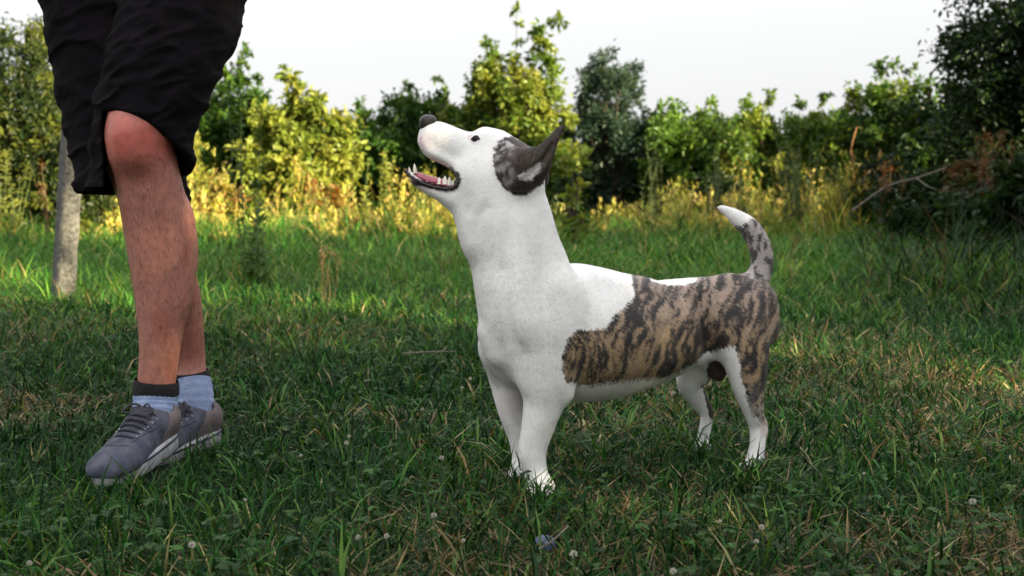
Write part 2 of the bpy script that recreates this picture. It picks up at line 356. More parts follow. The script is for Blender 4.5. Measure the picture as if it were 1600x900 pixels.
put(blades(xy, hh, np.full(n, 0.004), rng.uniform(0, 6.28, n), rng.uniform(0, 0.15, n), rng.uniform(0, 0.12, n), mixcol(n, YEL, (3, 3, 1, 2, 0))))
# seed heads: little tufts of short blades along the top of the stalks
k = 12; bx = np.repeat(xy, k, 0) + rng.normal(0, 0.012, (n * k, 2)); hz = np.repeat(hh, k) * rng.uniform(0.7, 1.02, n * k)
t = blades(bx, rng.uniform(0.03, 0.07, n * k), rng.uniform(0.007, 0.014, n * k), rng.uniform(0, 6.28, n * k), rng.uniform(0.1, 0.9, n * k), rng.uniform(0, 0.5, n * k), mixcol(n * k, YEL, (3, 4, 0.6, 2, 0.2)))
t[0][:, 2] += np.repeat(hz, 5); put(t)
V = np.vstack(GV); F = np.vstack(GF); C = np.vstack(GC)
tag(obj_local('tall_grass', V, F, M_grass, smooth=True, cols=C), 'tall yellow seeding grass along the foot of the hedge', 'grass', kind='stuff')

# ------------------------------------------------------------------ shrubs and trees
def leaves(c, ax, up, L, Wd, cols, simple=False):
    n = len(c); ax = norm(ax); s = norm(np.cross(ax, up)); nn = np.cross(s, ax); L = L[:, None]; Wd = Wd[:, None]
    if simple:
        V = np.stack([c, c + ax * L * 0.45 + s * Wd * 0.5 + nn * Wd * 0.15, c + ax * L - nn * L * 0.12, c + ax * L * 0.45 - s * Wd * 0.5 + nn * Wd * 0.15], 1)
        T = np.array([[0, 1, 2], [0, 2, 3]]); k = 4
    else:
        f = nn * Wd * 0.16
        V = np.stack([c, c + ax * L * 0.28 + s * Wd * 0.42 + f, c + ax * L * 0.66 + s * Wd * 0.40 + f - nn * L * 0.05, c + ax * L - nn * L * 0.16,
                      c + ax * L * 0.66 - s * Wd * 0.40 + f - nn * L * 0.05, c + ax * L * 0.28 - s * Wd * 0.42 + f], 1)
        T = np.array([[0, 1, 2], [0, 2, 3], [0, 3, 4], [0, 4, 5]]); k = 6
    F = (T[None] + np.arange(n)[:, None, None] * k).reshape(-1, 3)
    return V.reshape(-1, 3), F, np.repeat(cols, k, 0)
LEAF_K, DENS_K = 0.82, 1.35
def shrub(name, label, px, d, top, half, pal, wts, n_cl=60, per=110, L=0.075, asp=0.55, sprays=(), cr=0.13, low=0.05, seed=0, cat='shrub', group=None,
          simple=False, depth_r=None, base=None, topz=None, rx=None, spire=0.0, fill=1.0, stems=7):
    """a shrub rooted at depth d under photo column px, crown top at photo row top, half width in photo px"""
    r = np.random.default_rng(seed + 100)
    if seed < 14 and seed > 2: half *= 1.22; n_cl = int(n_cl * 1.25); L *= LEAF_K; per = int(per * DENS_K)
    if base is None: base = P(px, 285, d); base[2] = 0; topz = P(px, top, d)[2]; rx = R(half, d)
    ry = depth_r or rx * 0.8; base = np.array(base, float); H = topz
    # clump centres: an uneven egg, wide in the middle, with lumps of its own
    c = []; lob = r.normal(0, 0.12, (3, 3))
    while len(c) < n_cl:
        u = r.uniform(-1, 1, 3); zz = (u[2] + 1) / 2
        env = (1 - abs(zz * 1.25 - 0.55) ** 2.2) if spire == 0 else (1 - zz) ** (1 / (1 + spire)) * 0.95 + 0.08
        th = math.atan2(u[1], u[0]); env *= 1 + 0.30 * math.sin(2 * th + seed + 4 * zz) + 0.18 * math.sin(5 * th + 2 * seed - 7 * zz)
        q = math.hypot(u[0], u[1])
        if q < env and q > env * 0.35 * r.random(): c.append((u[0] * rx, u[1] * ry, H * (low + (1 - low) * zz) - cr * 0.6))
    c = np.array(c) + base; o = empty(name, tuple(base), label, cat, group)
    # stems: from the root to each clump
    parts = []; st = [base + np.array([r.normal(0, rx * 0.12), r.normal(0, ry * 0.12), 0]) for _ in range(stems)]
    for i, q in enumerate(c[:: (1 if n_cl < 70 else 2)]):
        s0 = st[i % stems]; m = s0 * 0.5 + q * 0.5; m[2] = max(m[2], 0.0) + 0.12 * H; m += r.normal(0, 0.03, 3)
        pth = catmull([s0 - [0, 0, 0.03], s0 * 0.8 + q * 0.2 + [0, 0, 0.12 * H], m, q], 3); parts.append(tube(pth, np.linspace(0.010 + 0.006 * H, 0.0025, len(pth)), 4))
    spr = []
    for (sx, sy, w_) in sprays:       # tall shoots reaching above the crown (photo px)
        q = P(sx, sy, d); s0 = st[0] * 0.3 + base * 0.7; k0 = np.array([base[0] * 0.35 + q[0] * 0.65, base[1], q[2] * 0.55]); pth = catmull([s0, k0, q], 7)
        parts.append(tube(pth, np.linspace(0.014, 0.002, len(pth)), 4))
        for t in np.linspace(0.50, 1.0, 9):
            spr.append((pth[int(t * (len(pth) - 1))] + r.normal(0, R(w_, d) * 0.30, 3), R(w_, d) * (1.15 - 0.75 * t)))
    V, F = join(parts); obj_local('trunk', V, F, M_bark, o)
    cen = [c[i] for i in range(len(c))] + [s[0] for s in spr]; rad = [cr * r.uniform(0.7, 1.4) for _ in c] + [s[1] for s in spr]
    LC, LA, LU, LL, LCol = [], [], [], [], []
    pal = np.array(pal); w_ = np.array(wts) / sum(wts)
    for q, rr in zip(cen, rad):
        k = int(per * fill * (min(rr / cr, 1.3)) ** 1.6 * r.uniform(0.6, 1.3)) + 4
        nt = max(3, k // 9); tw = norm(r.normal(0, 1, (nt, 3)) + [0, 0, 0.35]) * (rr * r.uniform(0.5, 1.5, (nt, 1)))   # twigs
        ti = r.integers(0, nt, k); t = r.uniform(0.15, 1.0, k)[:, None]
        pos = q + tw[ti] * t + r.normal(0, rr * 0.10, (k, 3)); out = norm(pos - q + 1e-4)
        LC.append(pos); LA.append(norm(tw[ti]) * 0.7 + r.normal(0, 0.65, (k, 3)) + [0, 0, -0.15]); LU.append(norm(r.normal(0, 0.6, (k, 3)) + [0.0, -0.25, 0.9]))
        LL.append(L * r.uniform(0.55, 1.2, k)); cc = pal[r.choice(len(pal), p=w_)]; c2 = pal[r.choice(len(pal), k, p=w_)]
        LCol.append((0.6 * cc + 0.4 * c2) * r.uniform(0.7, 1.3, (k, 1)))
    LC = np.vstack(LC); ok = LC[:, 2] > 0.02; LL = np.concatenate(LL)
    V, F, C = leaves(LC[ok], np.vstack(LA)[ok], np.vstack(LU)[ok], LL[ok], LL[ok] * asp, np.vstack(LCol)[ok], simple)
    obj_local('crown', V, F, M_leaf, o, smooth=False, cols=C)
    return o
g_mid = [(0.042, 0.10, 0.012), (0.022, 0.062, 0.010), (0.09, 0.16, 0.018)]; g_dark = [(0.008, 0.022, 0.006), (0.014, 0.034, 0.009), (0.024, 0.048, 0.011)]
g_yel = [(0.17, 0.21, 0.03), (0.12, 0.18, 0.03), (0.22, 0.23, 0.04)]; g_blue = [(0.03, 0.06, 0.045), (0.045, 0.075, 0.05), (0.02, 0.045, 0.03)]; g_red = [(0.25, 0.10, 0.03), (0.20, 0.16, 0.03), (0.12, 0.16, 0.03)]
HG = 'shrubs of the hedge at the end of the meadow'
shrub('conifer_tree', 'dark conifer with sunlit yellow tufts behind the concrete post', 30, 9.5, 18, 118, [(0.014, 0.03, 0.008), (0.03, 0.05, 0.012), (0.13, 0.15, 0.02)], (5, 3, 2), 190, 190, 0.06, 0.38, seed=1, cat='tree', cr=0.15, spire=2.2)  # yellow in the palette paints the sunlit tufts into the leaf colour
shrub('cypress_shrub', 'narrow yellow green cypress shrub peeking out behind the shorts', 292, 10.3, 120, 36, [(0.22, 0.24, 0.03), (0.17, 0.2, 0.03), (0.26, 0.26, 0.05)], (4, 3, 2), 50, 190, 0.04, 0.4, seed=2, cr=0.08, spire=1.2)
shrub('leafy_shrub', 'green shrub with a thin pointed top directly right of the shorts', 372, 11.2, 112, 62, g_mid, (4, 3, 2), 70, 120, 0.075, seed=3, group=HG, sprays=((372, 82, 24), (350, 105, 22), (402, 135, 22)))
shrub('leafy_shrub', 'broad leaved yellow green shrub in full sun with loose drooping sprays', 468, 10.6, 165, 66, g_yel, (4, 3, 2), 60, 105, 0.105, 0.5, seed=4, group=HG, sprays=((455, 118, 24), (490, 140, 24), (515, 200, 24)))
shrub('leafy_shrub', 'low green shrub with a notched top beside the broad leaved yellow shrub', 556, 12.0, 172, 62, g_mid, (3, 4, 1), 60, 110, 0.08, seed=5, group=HG, sprays=((570, 160, 18),))
shrub('leafy_shrub', 'dense round shrub right behind the nose of the dog', 652, 12.2, 142, 74, g_mid, (3, 4, 2), 85, 115, 0.075, seed=6, group=HG, sprays=((640, 132, 18), (690, 132, 18)))
shrub('tall_shrub', 'tallest sunlit shrub of the hedge with long shoots above the dog head', 792, 11.4, 105, 82, g_yel + g_mid, (3, 3, 2, 3, 1, 2), 110, 115, 0.085, seed=7, group=HG, sprays=((852, 38, 34), (762, 72, 34), (808, 18, 14), (790, 100, 34), (866, 110, 34), (735, 105, 26)))
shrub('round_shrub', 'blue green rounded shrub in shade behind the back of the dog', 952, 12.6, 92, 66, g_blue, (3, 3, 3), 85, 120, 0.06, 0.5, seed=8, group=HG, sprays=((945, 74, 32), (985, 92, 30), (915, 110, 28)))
shrub('leafy_shrub', 'bright green low shrub beside the blue green round shrub', 1078, 12.5, 160, 72, [(0.10, 0.19, 0.03), (0.07, 0.15, 0.025), (0.13, 0.2, 0.03)], (3, 3, 2), 80, 110, 0.075, seed=9, group=HG, sprays=((1105, 152, 18), (1045, 156, 18)))
shrub('leafy_shrub', 'light green feathery shrub with fine shoots above the dog tail', 1212, 12.0, 168, 82, g_yel + g_mid, (2, 3, 1, 3, 2, 2), 85, 115, 0.07, seed=10, group=HG, sprays=((1200, 140, 20), (1252, 158, 20), (1165, 160, 20), (1290, 150, 20)))
shrub('leafy_shrub', 'large green shrub with a sunlit peak behind the bare fallen branch', 1376, 11.6, 122, 74, g_mid + g_yel[:1], (3, 4, 2, 2), 95, 115, 0.075, seed=11, group=HG, sprays=((1385, 102, 30), (1340, 130, 24), (1430, 118, 26)))
shrub('leafy_shrub', 'dark green shrub between the sunlit peak and the big dark tree', 1470, 11.0, 142, 62, g_dark + g_mid[:1], (3, 3, 2, 2), 75, 115, 0.07, seed=12, group=HG, sprays=((1488, 118, 26), (1450, 140, 20)))
shrub('dark_tree', 'big dark tree standing tallest at the end of the hedge', 1650, 8.2, -120, 125, g_dark, (4, 3, 2), 270, 150, 0.06, seed=13, cat='tree', cr=0.17, sprays=((1540, 40, 40), (1528, 100, 40), (1560, -10, 40), (1535, 150, 40)))
# second row closes the hedge gaps, mostly in dark leaves painting its inner shade
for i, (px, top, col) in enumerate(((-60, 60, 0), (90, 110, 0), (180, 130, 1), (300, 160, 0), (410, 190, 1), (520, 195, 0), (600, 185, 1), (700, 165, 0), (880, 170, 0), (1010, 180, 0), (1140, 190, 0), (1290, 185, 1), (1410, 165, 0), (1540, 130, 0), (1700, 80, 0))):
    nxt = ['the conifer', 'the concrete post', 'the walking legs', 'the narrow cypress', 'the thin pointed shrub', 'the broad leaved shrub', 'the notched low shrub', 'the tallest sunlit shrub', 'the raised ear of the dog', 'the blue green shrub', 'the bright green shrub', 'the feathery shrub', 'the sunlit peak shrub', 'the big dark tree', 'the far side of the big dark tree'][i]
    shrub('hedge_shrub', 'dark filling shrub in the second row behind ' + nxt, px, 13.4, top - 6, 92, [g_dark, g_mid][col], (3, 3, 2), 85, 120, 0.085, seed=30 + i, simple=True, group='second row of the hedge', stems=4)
for i, (px, top, lab) in enumerate(((-230, 90, 'beyond the conifer'), (-400, 110, 'far beyond the conifer'), (-570, 95, 'at the end beyond the conifer'), (1880, 100, 'beyond the big dark tree'), (2060, 110, 'far beyond the big dark tree'))):
    shrub('hedge_shrub', 'green shrub continuing the hedge ' + lab, px, 12.5, top, 110, [g_mid, g_dark][i % 2], (3, 3, 2), 80, 110, 0.085, seed=50 + i, simple=True, group='second row of the hedge', stems=4)
# small undergrowth bushes at the foot of the hedge, some with reddish leaves
for i, (px, d, top, half, pal, lab) in enumerate((
        (330, 9.6, 285, 40, g_red, 'reddish low bush between the shorts and the tall thin weed'), (505, 10.2, 290, 34, g_red, 'small reddish bush under the broad leaved shrub'),
        (890, 9.8, 262, 34, g_dark, 'small dark bush behind the neck of the dog'), (1120, 10.6, 268, 46, g_dark, 'dark low bush behind the tip of the dog tail'),
        (1255, 10.4, 262, 44, g_dark, 'dark low bush behind the grey mugwort clump'), (1440, 8.4, 262, 110, g_dark, 'dark tangled bush around the bare fallen branch'),
        (1560, 7.6, 235, 90, [(0.10, 0.05, 0.02), (0.04, 0.06, 0.02), (0.03, 0.04, 0.015)], 'brownish dark bush at the foot of the big dark tree'), (1330, 9.4, 280, 30, g_yel, 'small yellowish bush beside the orange dead stalk'),
        (898, 7.6, 205, 16, g_yel, 'pale big leaved sapling just behind the dog ear'),
        (1500, 6.6, 290, 90, g_dark, 'dark bramble bush in the rough grass below the bare branch'), (1625, 6.2, 250, 90, g_dark, 'dark bramble bush closest to the trunk of the big dark tree'), (1370, 9.0, 240, 60, g_dark, 'dark bramble bush just behind the bare branch'))):
    shrub('low_bush', lab, px, d, top, half, pal, (3, 3, 2), (26 if i not in (5, 6, 9, 10, 11) else 60) if i != 8 else 10, 90 if i != 8 else 16, 0.06 if i != 8 else 0.085, seed=60 + i, cr=0.09 if i != 8 else 0.05, group='undergrowth bushes', stems=4)
# trees to the right of and behind the view, which keep the foreground in shade
for i, (x, y, h, rx) in enumerate(((5.4, 5.6, 1.8, 0.95), (6.3, 3.2, 2.8, 1.3), (6.6, 0.9, 3.9, 1.45), (6.2, -1.5, 3.9, 1.4), (6.7, -3.9, 3.9, 1.4), (6.3, -6.2, 3.9, 1.4), (6.6, -8.4, 3.9, 1.4))):
    shrub('field_tree', 'leafy tree in the row beside the meadow, ' + ['next to the big dark tree', 'second from the big dark tree', 'third from the big dark tree', 'fourth from the big dark tree', 'fifth from the big dark tree', 'sixth from the big dark tree', 'last of the row'][i],
          0, 0, 0, 0, g_dark, (2, 3, 3), 150, 100, 0.14, seed=80 + i, cat='tree', cr=0.30, base=(x, y, 0), topz=h, rx=rx, simple=True, group='row of trees beside the meadow')

# ------------------------------------------------------------------ the dog
DL = np.array([0.408, -0.913, 0.0])           # sideways axis of the trunk, towards the camera
HL = norm(np.array([0.06, -1.0, 0.0]))        # sideways axis of the head (seen in profile)
def K(px, py, d, ra, rb=None): return (P(px, py, d), R(ra, d), R(rb if rb is not None else ra, d))
dog = empty('dog', tuple(G(990, 745)), 'white and brindle short legged dog looking up with open mouth', 'dog')
D = Field((-0.22, 1.62, -0.02), (0.52, 2.24, 0.68), 0.0034)
# trunk
D.add([K(848, 512, 1.845, 88, 92), K(905, 522, 1.872, 106, 100), K(955, 526, 1.90, 97, 96), K(1010, 520, 1.93, 83, 84), K(1060, 507, 1.957, 73, 74), K(1110, 496, 1.985, 65, 74), K(1145, 496, 2.0, 60, 70)], DL, 0.02)
# chest and neck
D.add([K(776, 285, 1.80, 62, 56), K(790, 335, 1.80, 72, 62), K(804, 390, 1.805, 74, 68), K(818, 440, 1.815, 79, 78), K(829, 495, 1.825, 81, 88), K(824, 535, 1.835, 72, 84)], DL, 0.022)
D.add([K(794, 455, 1.775, 40, 44), K(797, 500, 1.775, 40, 48), K(804, 535, 1.79, 38, 50)], DL, 0.03)      # breastbone
D.add([K(905, 438, 1.86, 20, 46), K(950, 448, 1.89, 18, 48), K(1000, 455, 1.92, 18, 45)], DL, 0.03)          # withers and back
D.add([K(764, 522, 1.782, 15, 20), K(778, 550, 1.778, 17, 22)], DL, 0.02)                                       # point of the chest
D.add([K(806, 360, 1.752, 16, 9), K(812, 430, 1.738, 20, 10), K(822, 500, 1.728, 22, 10)], DL, 0.035)             # neck muscle down to the shoulder
D.cut([K(786, 425, 1.716, 4, 6), K(790, 480, 1.709, 5, 9), K(796, 540, 1.716, 6, 11)], DL, 0.022)                  # groove beside the breastbone
for a_, b_, c_ in (((727, 322, 1.762), (722, 345, 1.752), (733, 372, 1.745)), ((757, 318, 1.742), (748, 345, 1.734), (752, 385, 1.730)), ((794, 325, 1.730), (793, 385, 1.722), (791, 440, 1.714))):
    D.cut([K(a_[0], a_[1] + 8, a_[2] - 0.008, 1.2, 1.5), K(*b_, 2.4, 5), K(*c_, 1.6, 3)], DL, 0.018)                                            # folds of loose skin
D.cut([K(884, 470, 1.757, 3, 7), K(893, 525, 1.756, 4, 9), K(896, 585, 1.764, 5, 10)], DL, 0.022)                  # hollow behind the shoulder
D.cut([K(1098, 470, 1.905, 4, 6), K(1104, 520, 1.905, 5, 7), K(1112, 550, 1.915, 4, 6)], DL, 0.04)               # hollow of the flank
# near shoulder and foreleg
D.add([K(872, 470, 1.775, 40, 26), K(858, 530, 1.765, 46, 30), K(853, 585, 1.765, 42, 28)], DL, 0.035)
D.add([K(851, 570, 1.77, 44, 34), K(853, 612, 1.77, 38, 30), K(844, 652, 1.77, 30, 27), K(836, 684, 1.77, 26, 23), K(832, 708, 1.77, 24, 21), K(837, 736, 1.77, 20, 19), K(842, 756, 1.765, 21, 21)], DL, 0.02)
D.add([K(872, 602, 1.772, 14, 15), K(885, 617, 1.772, 8, 10)], DL, 0.02)                                        # point of the elbow
D.add([K(846, 764, 1.765, 18, 24), K(838, 771, 1.735, 13, 24)], (1, 0, 0), 0.012)
for i, ox in enumerate((-15, -5, 6, 16)): D.add([K(842 + ox * 0.8, 764, 1.745, 8), K(838 + ox, 769, 1.722, 8), K(837 + ox, 775, 1.714, 6)], DL, 0.004)
# far shoulder and foreleg
D.add([K(786, 545, 1.875, 38, 30), K(790, 595, 1.89, 27, 24), K(800, 640, 1.89, 24, 22), K(811, 678, 1.895, 20, 20), K(815, 708, 1.895, 17, 17), K(817, 728, 1.89, 18, 18)], DL, 0.025)
D.add([K(816, 735, 1.885, 14, 20), K(810, 742, 1.86, 10, 19)], (1, 0, 0), 0.012)
for ox in (-12, -4, 4, 12): D.add([K(812 + ox, 738, 1.865, 7), K(808 + ox, 743, 1.842, 6)], DL, 0.004)
D.cut([K(800, 568, 1.795, 8, 22), K(812, 602, 1.815, 12, 30), K(822, 650, 1.84, 9, 26)], DL, 0.012)            # gap between the forelegs
# near thigh and hind leg
D.add([K(1140, 478, 1.955, 52, 30), K(1160, 525, 1.935, 45, 34), K(1167, 575, 1.93, 35, 30), K(1171, 610, 1.93, 26, 22), K(1177, 640, 1.935, 18, 17), K(1183, 664, 1.945, 15, 13), K(1184, 690, 1.945, 14, 13), K(1180, 715, 1.94, 14, 14)], DL, 0.025)
D.add([K(1190, 662, 1.95, 9, 8), K(1194, 672, 1.952, 6, 6)], DL, 0.012)
D.add([K(1178, 724, 1.935, 14, 16), K(1170, 731, 1.905, 10, 16)], (1, 0, 0), 0.012)
for ox in (-12, -4, 4, 12): D.add([K(1171 + ox, 727, 1.912, 7), K(1167 + ox, 731, 1.892, 6)], DL, 0.004)
D.add([K(1165, 470, 2.01, 40, 60), K(1172, 510, 2.01, 32, 56)], DL, 0.03)                                       # rump
# far thigh and hind leg
D.add([K(1105, 520, 2.05, 44, 28), K(1088, 572, 2.06, 32, 26), K(1078, 598, 2.06, 22, 20), K(1090, 622, 2.07, 16, 15), K(1104, 645, 2.08, 12, 11), K(1102, 668, 2.08, 11, 10), K(1098, 690, 2.075, 11, 11)], DL, 0.02)
D.add([K(1098, 697, 2.07, 10, 14), K(1092, 702, 2.045, 8, 14)], (1, 0, 0), 0.01)
D.add([K(1108, 568, 2.0, 14, 12), K(1122, 580, 1.995, 15, 15)], DL, 0.008)
D.add([K(1060, 575, 1.96, 9, 9), K(1085, 566, 1.975, 9, 9)], DL, 0.01)
# tail
D.add([K(1150, 462, 2.01, 24, 24), K(1176, 445, 2.015, 20, 20), K(1190, 418, 2.02, 18.5, 18.5), K(1187, 384, 2.02, 18, 18), K(1171, 356, 2.02, 16.5, 16.5), K(1150, 339, 2.02, 12.5, 12.5), K(1131, 327, 2.02, 7, 7), K(1122, 324, 2.02, 3, 3)], DL, 0.012)
# head: muzzle, skull, lower jaw, cheek
D.add([K(673, 211, 1.795, 20, 17), K(684, 217, 1.795, 28, 22), K(712, 230, 1.797, 30, 25), K(738, 243, 1.80, 35, 32), K(768, 252, 1.80, 46, 45), K(795, 263, 1.80, 47, 50), K(812, 280, 1.80, 40, 44)], HL, 0.012, 6)
D.add([K(662, 222, 1.79, 9, 13), K(672, 236, 1.79, 11, 17), K(694, 248, 1.792, 10, 20), K(712, 258, 1.795, 9, 22)], HL, 0.010, 6)  # upper lip
D.add([K(758, 214, 1.80, 15, 26), K(775, 222, 1.80, 18, 32)], HL, 0.018)                                           # brow
D.add([K(643, 272, 1.79, 6.5, 9), K(652, 283, 1.79, 9.5, 14), K(668, 293, 1.79, 11, 17), K(690, 302, 1.792, 14, 21), K(716, 306, 1.795, 19, 27), K(748, 300, 1.80, 32, 36)], HL, 0.009, 6)
D.add([K(738, 276, 1.775, 26, 18), K(765, 285, 1.77, 30, 20)], HL, 0.022)                                            # cheek
D.add([K(716, 318, 1.795, 12, 18), K(735, 340, 1.80, 22, 30), K(745, 375, 1.80, 22, 36)], HL, 0.03)                  # throat
D.cut([K(660, 268, 1.79, 7, 30), K(685, 271, 1.79, 8, 36), K(704, 277, 1.79, 6, 36)], HL, 0.004)
D.cut([K(646, 266, 1.79, 3, 8), K(668, 279, 1.79, 4.5, 11), K(700, 288, 1.79, 5, 15)], HL, 0.003)
D.cut([K(741.5, 217, 1.763, 4.2, 5)], HL, 0.003)
V, Q = D.mesh()
DC0 = np.array(P(818, 520, 1.83)); Nn = vnormals(V, Q)
def side_px(V):
    """photo coordinates of a coat point; the far flank wears the mirrored pattern"""
    s = (V - DC0) @ DL; A = V - DL * (np.minimum(s, 0) * 2)[:, None]; return project(A)
def inpoly(x, y, poly):
    ins = np.zeros(len(x), bool); j = len(poly) - 1
    for i in range(len(poly)):
        xi, yi = poly[i]; xj, yj = poly[j]
        if yi != yj: ins ^= ((yi > y) != (yj > y)) & (x < (xj - xi) * (y - yi) / (yj - yi) + xi)
        j = i
    return ins
BODY = [(985, 425), (992, 462), (975, 482), (958, 496), (943, 514), (922, 516), (904, 515), (889, 525), (880, 548), (877, 575), (884, 598), (920, 602), (960, 596), (1000, 591), (1030, 590), (1050, 584), (1085, 568), (1098, 553),
        (1118, 546), (1150, 541), (1157, 580), (1165, 615), (1172, 640), (1185, 656), (1202, 668), (1225, 600), (1225, 500), (1215, 380), (1180, 340), (1160, 352), (1140, 372), (1140, 415), (1090, 405)]
HEADP = [(770, 244), (775, 226), (784, 217), (800, 213), (824, 224), (845, 240), (850, 285), (820, 306), (800, 306), (784, 292), (774, 270)]
LIPL = [(633, 267), (640, 274), (650, 281), (664, 286), (682, 290), (700, 291), (712, 289), (716, 281), (713, 273), (704, 265), (692, 259)]
def coat(V, fine):
    px, py = side_px(V); n = len(V); jn = (vnoise(np.stack([px / 5, py / 5], 1), 40) - 0.5) * 7; jm = (vnoise(np.stack([px / 5, py / 5], 1), 41) - 0.5) * 7
    jf = np.random.default_rng(3).normal(0, 1.3, (2, n)) * np.where(fine.std() > 0.2, 1.0, 0.45)
    x, y = px + 0.45 * jn + jf[0], py + 0.45 * jm + jf[1]
    white = np.array([0.87, 0.86, 0.85]) * np.ones((n, 1)); c = white.copy()
    c *= (1 - 0.05 * fbm(np.stack([px / 30, py / 30], 1), 50, 3))[:, None]
    mott = np.clip((fbm(np.stack([px / 14, py / 14], 1), 55, 2) - 0.68) * 4, 0, 0.18)[:, None]; c = c * (1 - mott) + np.array([0.55, 0.53, 0.58]) * mott
    b = inpoly(x, y, BODY) & (px > 860); b &= ~(((x - 1053) / 38) ** 2 + ((y - 434) / 11.5) ** 2 < 1)
    un = (V - DC0) @ DL; 
    sw = 0.30 * (py - 500) + 9 * (fbm(np.stack([px / 38, py / 38], 1), 60, 2) - 0.5) * 2.4
    cv = np.clip((945 - px) / 60, 0, 1) * np.clip((py - 505) / 40, 0, 1)                      # behind the elbow the stripes run level
    u = (px + sw) * (1 - cv) + (py * 0.95 + 0.35 * px) * cv; w = py * (1 - cv) + px * cv
    st = 0.52 * vnoise(np.stack([u / 7.6, w / 44], 1), 61) + 0.48 * vnoise(np.stack([u / 3.6, w / 14], 1), 62)
    st = st + (fine - 0.5) * 0.42; dark = np.clip((st - 0.40) / 0.15, 0, 1)[:, None]; dark = dark * dark * (3 - 2 * dark)
    hi = np.clip((540 - py) / 100, 0, 1)[:, None]
    tan = (np.array([0.37, 0.28, 0.235]) * hi + np.array([0.35, 0.245, 0.145]) * (1 - hi)) * (0.65 + 0.7 * fine[:, None])
    br = tan * (1 - dark) + np.array([0.030, 0.026, 0.027]) * (0.7 + 0.8 * fine[:, None]) * dark
    leg = np.clip((py - 590) / 60, 0, 1)[:, None] * (px > 1130)[:, None]; br = br * (1 - 0.35 * leg) + 0.62 * leg * 0.35
    sp = vnoise(np.stack([px / 3.2, py / 4.5], 1), 66); br = np.where(((leg > 0.15) & (sp[:, None] > 0.62)), np.array([0.05, 0.042, 0.04]), br)
    tail = (px > 1165) & (py < 436) | (px > 1120) & (py < 410); tn = vnoise(np.stack([px / 5, py / 12], 1), 63) + (fine - 0.5) * 0.5
    br = np.where(tail[:, None], np.where((tn > 0.52)[:, None], np.array([0.06, 0.055, 0.06]), np.array([0.40, 0.36, 0.35])), br)
    c = np.where(b[:, None], br, c)
    h = inpoly(x, y, HEADP) & (V[:, 2] > 0.42); hm = fbm(np.stack([px / 6, py / 6], 1), 70, 3) + 0.25 * (fine - 0.5)
    light = (hm > 0.50) & (((px - 789) / 20) ** 2 + ((py - 242) / 22) ** 2 < 1)
    c = np.where(h[:, None], np.where(light[:, None], np.array([0.42, 0.40, 0.42]), np.array([0.045, 0.036, 0.032]) * (0.6 + fine[:, None] * 1.2)), c)
    # pink skin of the muzzle and jaw
    pk = np.clip(1.2 - (((px - 659) / 22) ** 2 + ((py - 222) / 24) ** 2), 0, 1)[:, None] * (V[:, 2:3] > 0.45); c = c * (1 - 0.55 * pk) + np.array([0.66, 0.44, 0.46]) * 0.55 * pk
    fr = vnoise(np.stack([px / 1.7, py / 1.7], 1), 71) > 0.88; c = np.where((fr[:, None]) & (pk > 0.12) & (py[:, None] > 212), np.array([0.2, 0.13, 0.13]), c)
    jw = np.clip(1.1 - (((px - 664) / 32) ** 2 + ((py - 287) / 16) ** 2), 0, 1)[:, None] * (V[:, 2:3] > 0.45); c = c * (1 - 0.6 * jw) + np.array([0.50, 0.33, 0.31]) * 0.6 * jw
    ey = np.clip(1.3 - (((px - 735.5) / 7) ** 2 + ((py - 214.5) / 5) ** 2), 0, 1)[:, None]; c = c * (1 - 0.5 * ey) + np.array([0.5, 0.30, 0.32]) * 0.5 * ey
    lp = np.full(n, 99.0)
    for (x0, y0), (x1, y1) in zip(LIPL[:-1], LIPL[1:]):
        t = np.clip(((px - x0) * (x1 - x0) + (py - y0) * (y1 - y0)) / ((x1 - x0) ** 2 + (y1 - y0) ** 2), 0, 1); lp = np.minimum(lp, np.hypot(px - x0 - t * (x1 - x0), py - y0 - t * (y1 - y0)))
    lm = np.clip((5.5 + 4 * (vnoise(np.stack([px / 4, py / 4], 1), 73) - 0.5) - lp) / 2.0, 0, 1)[:, None] * (V[:, 2:3] > 0.45); c = c * (1 - lm) + np.array([0.025, 0.016, 0.018]) * lm
    far = un < -0.02
    hk = far & (px > 0); qx, qy = project(V); hk = far & (qx > 1106 + 0.25 * (qy - 640)) & (qx < 1135) & (qy > 598) & (qy < 655); c = np.where(hk[:, None], np.array([0.05, 0.04, 0.035]), c)
    sc = ((qx - 1123) / 19) ** 2 + ((qy - 578) / 17) ** 2 < 1; c = np.where((sc & (np.abs(un + 0.055) < 0.075) & (un < 0.02))[:, None], np.array([0.06, 0.04, 0.035]), c)
    th = np.clip(1 - (((qx - 800) / 26) ** 2 + ((qy - 628) / 34) ** 2), 0, 1)[:, None] * far[:, None]; c = c * (1 - 0.45 * th) + np.array([0.62, 0.46, 0.50]) * 0.45 * th
    pd = (px > 1188) & (px < 1206) & (py > 656) & (py < 682) & (un > 0); c = np.where(pd[:, None], c * 0.6 + np.array([0.5, 0.33, 0.31]) * 0.4, c)
    return c
print('dog verts', len(V))
V = V - 0.0012 * Nn
dogbody = obj_local('body', V, Q, M_coat, dog, True, coat(V, vnoise(V * 330, 77)))
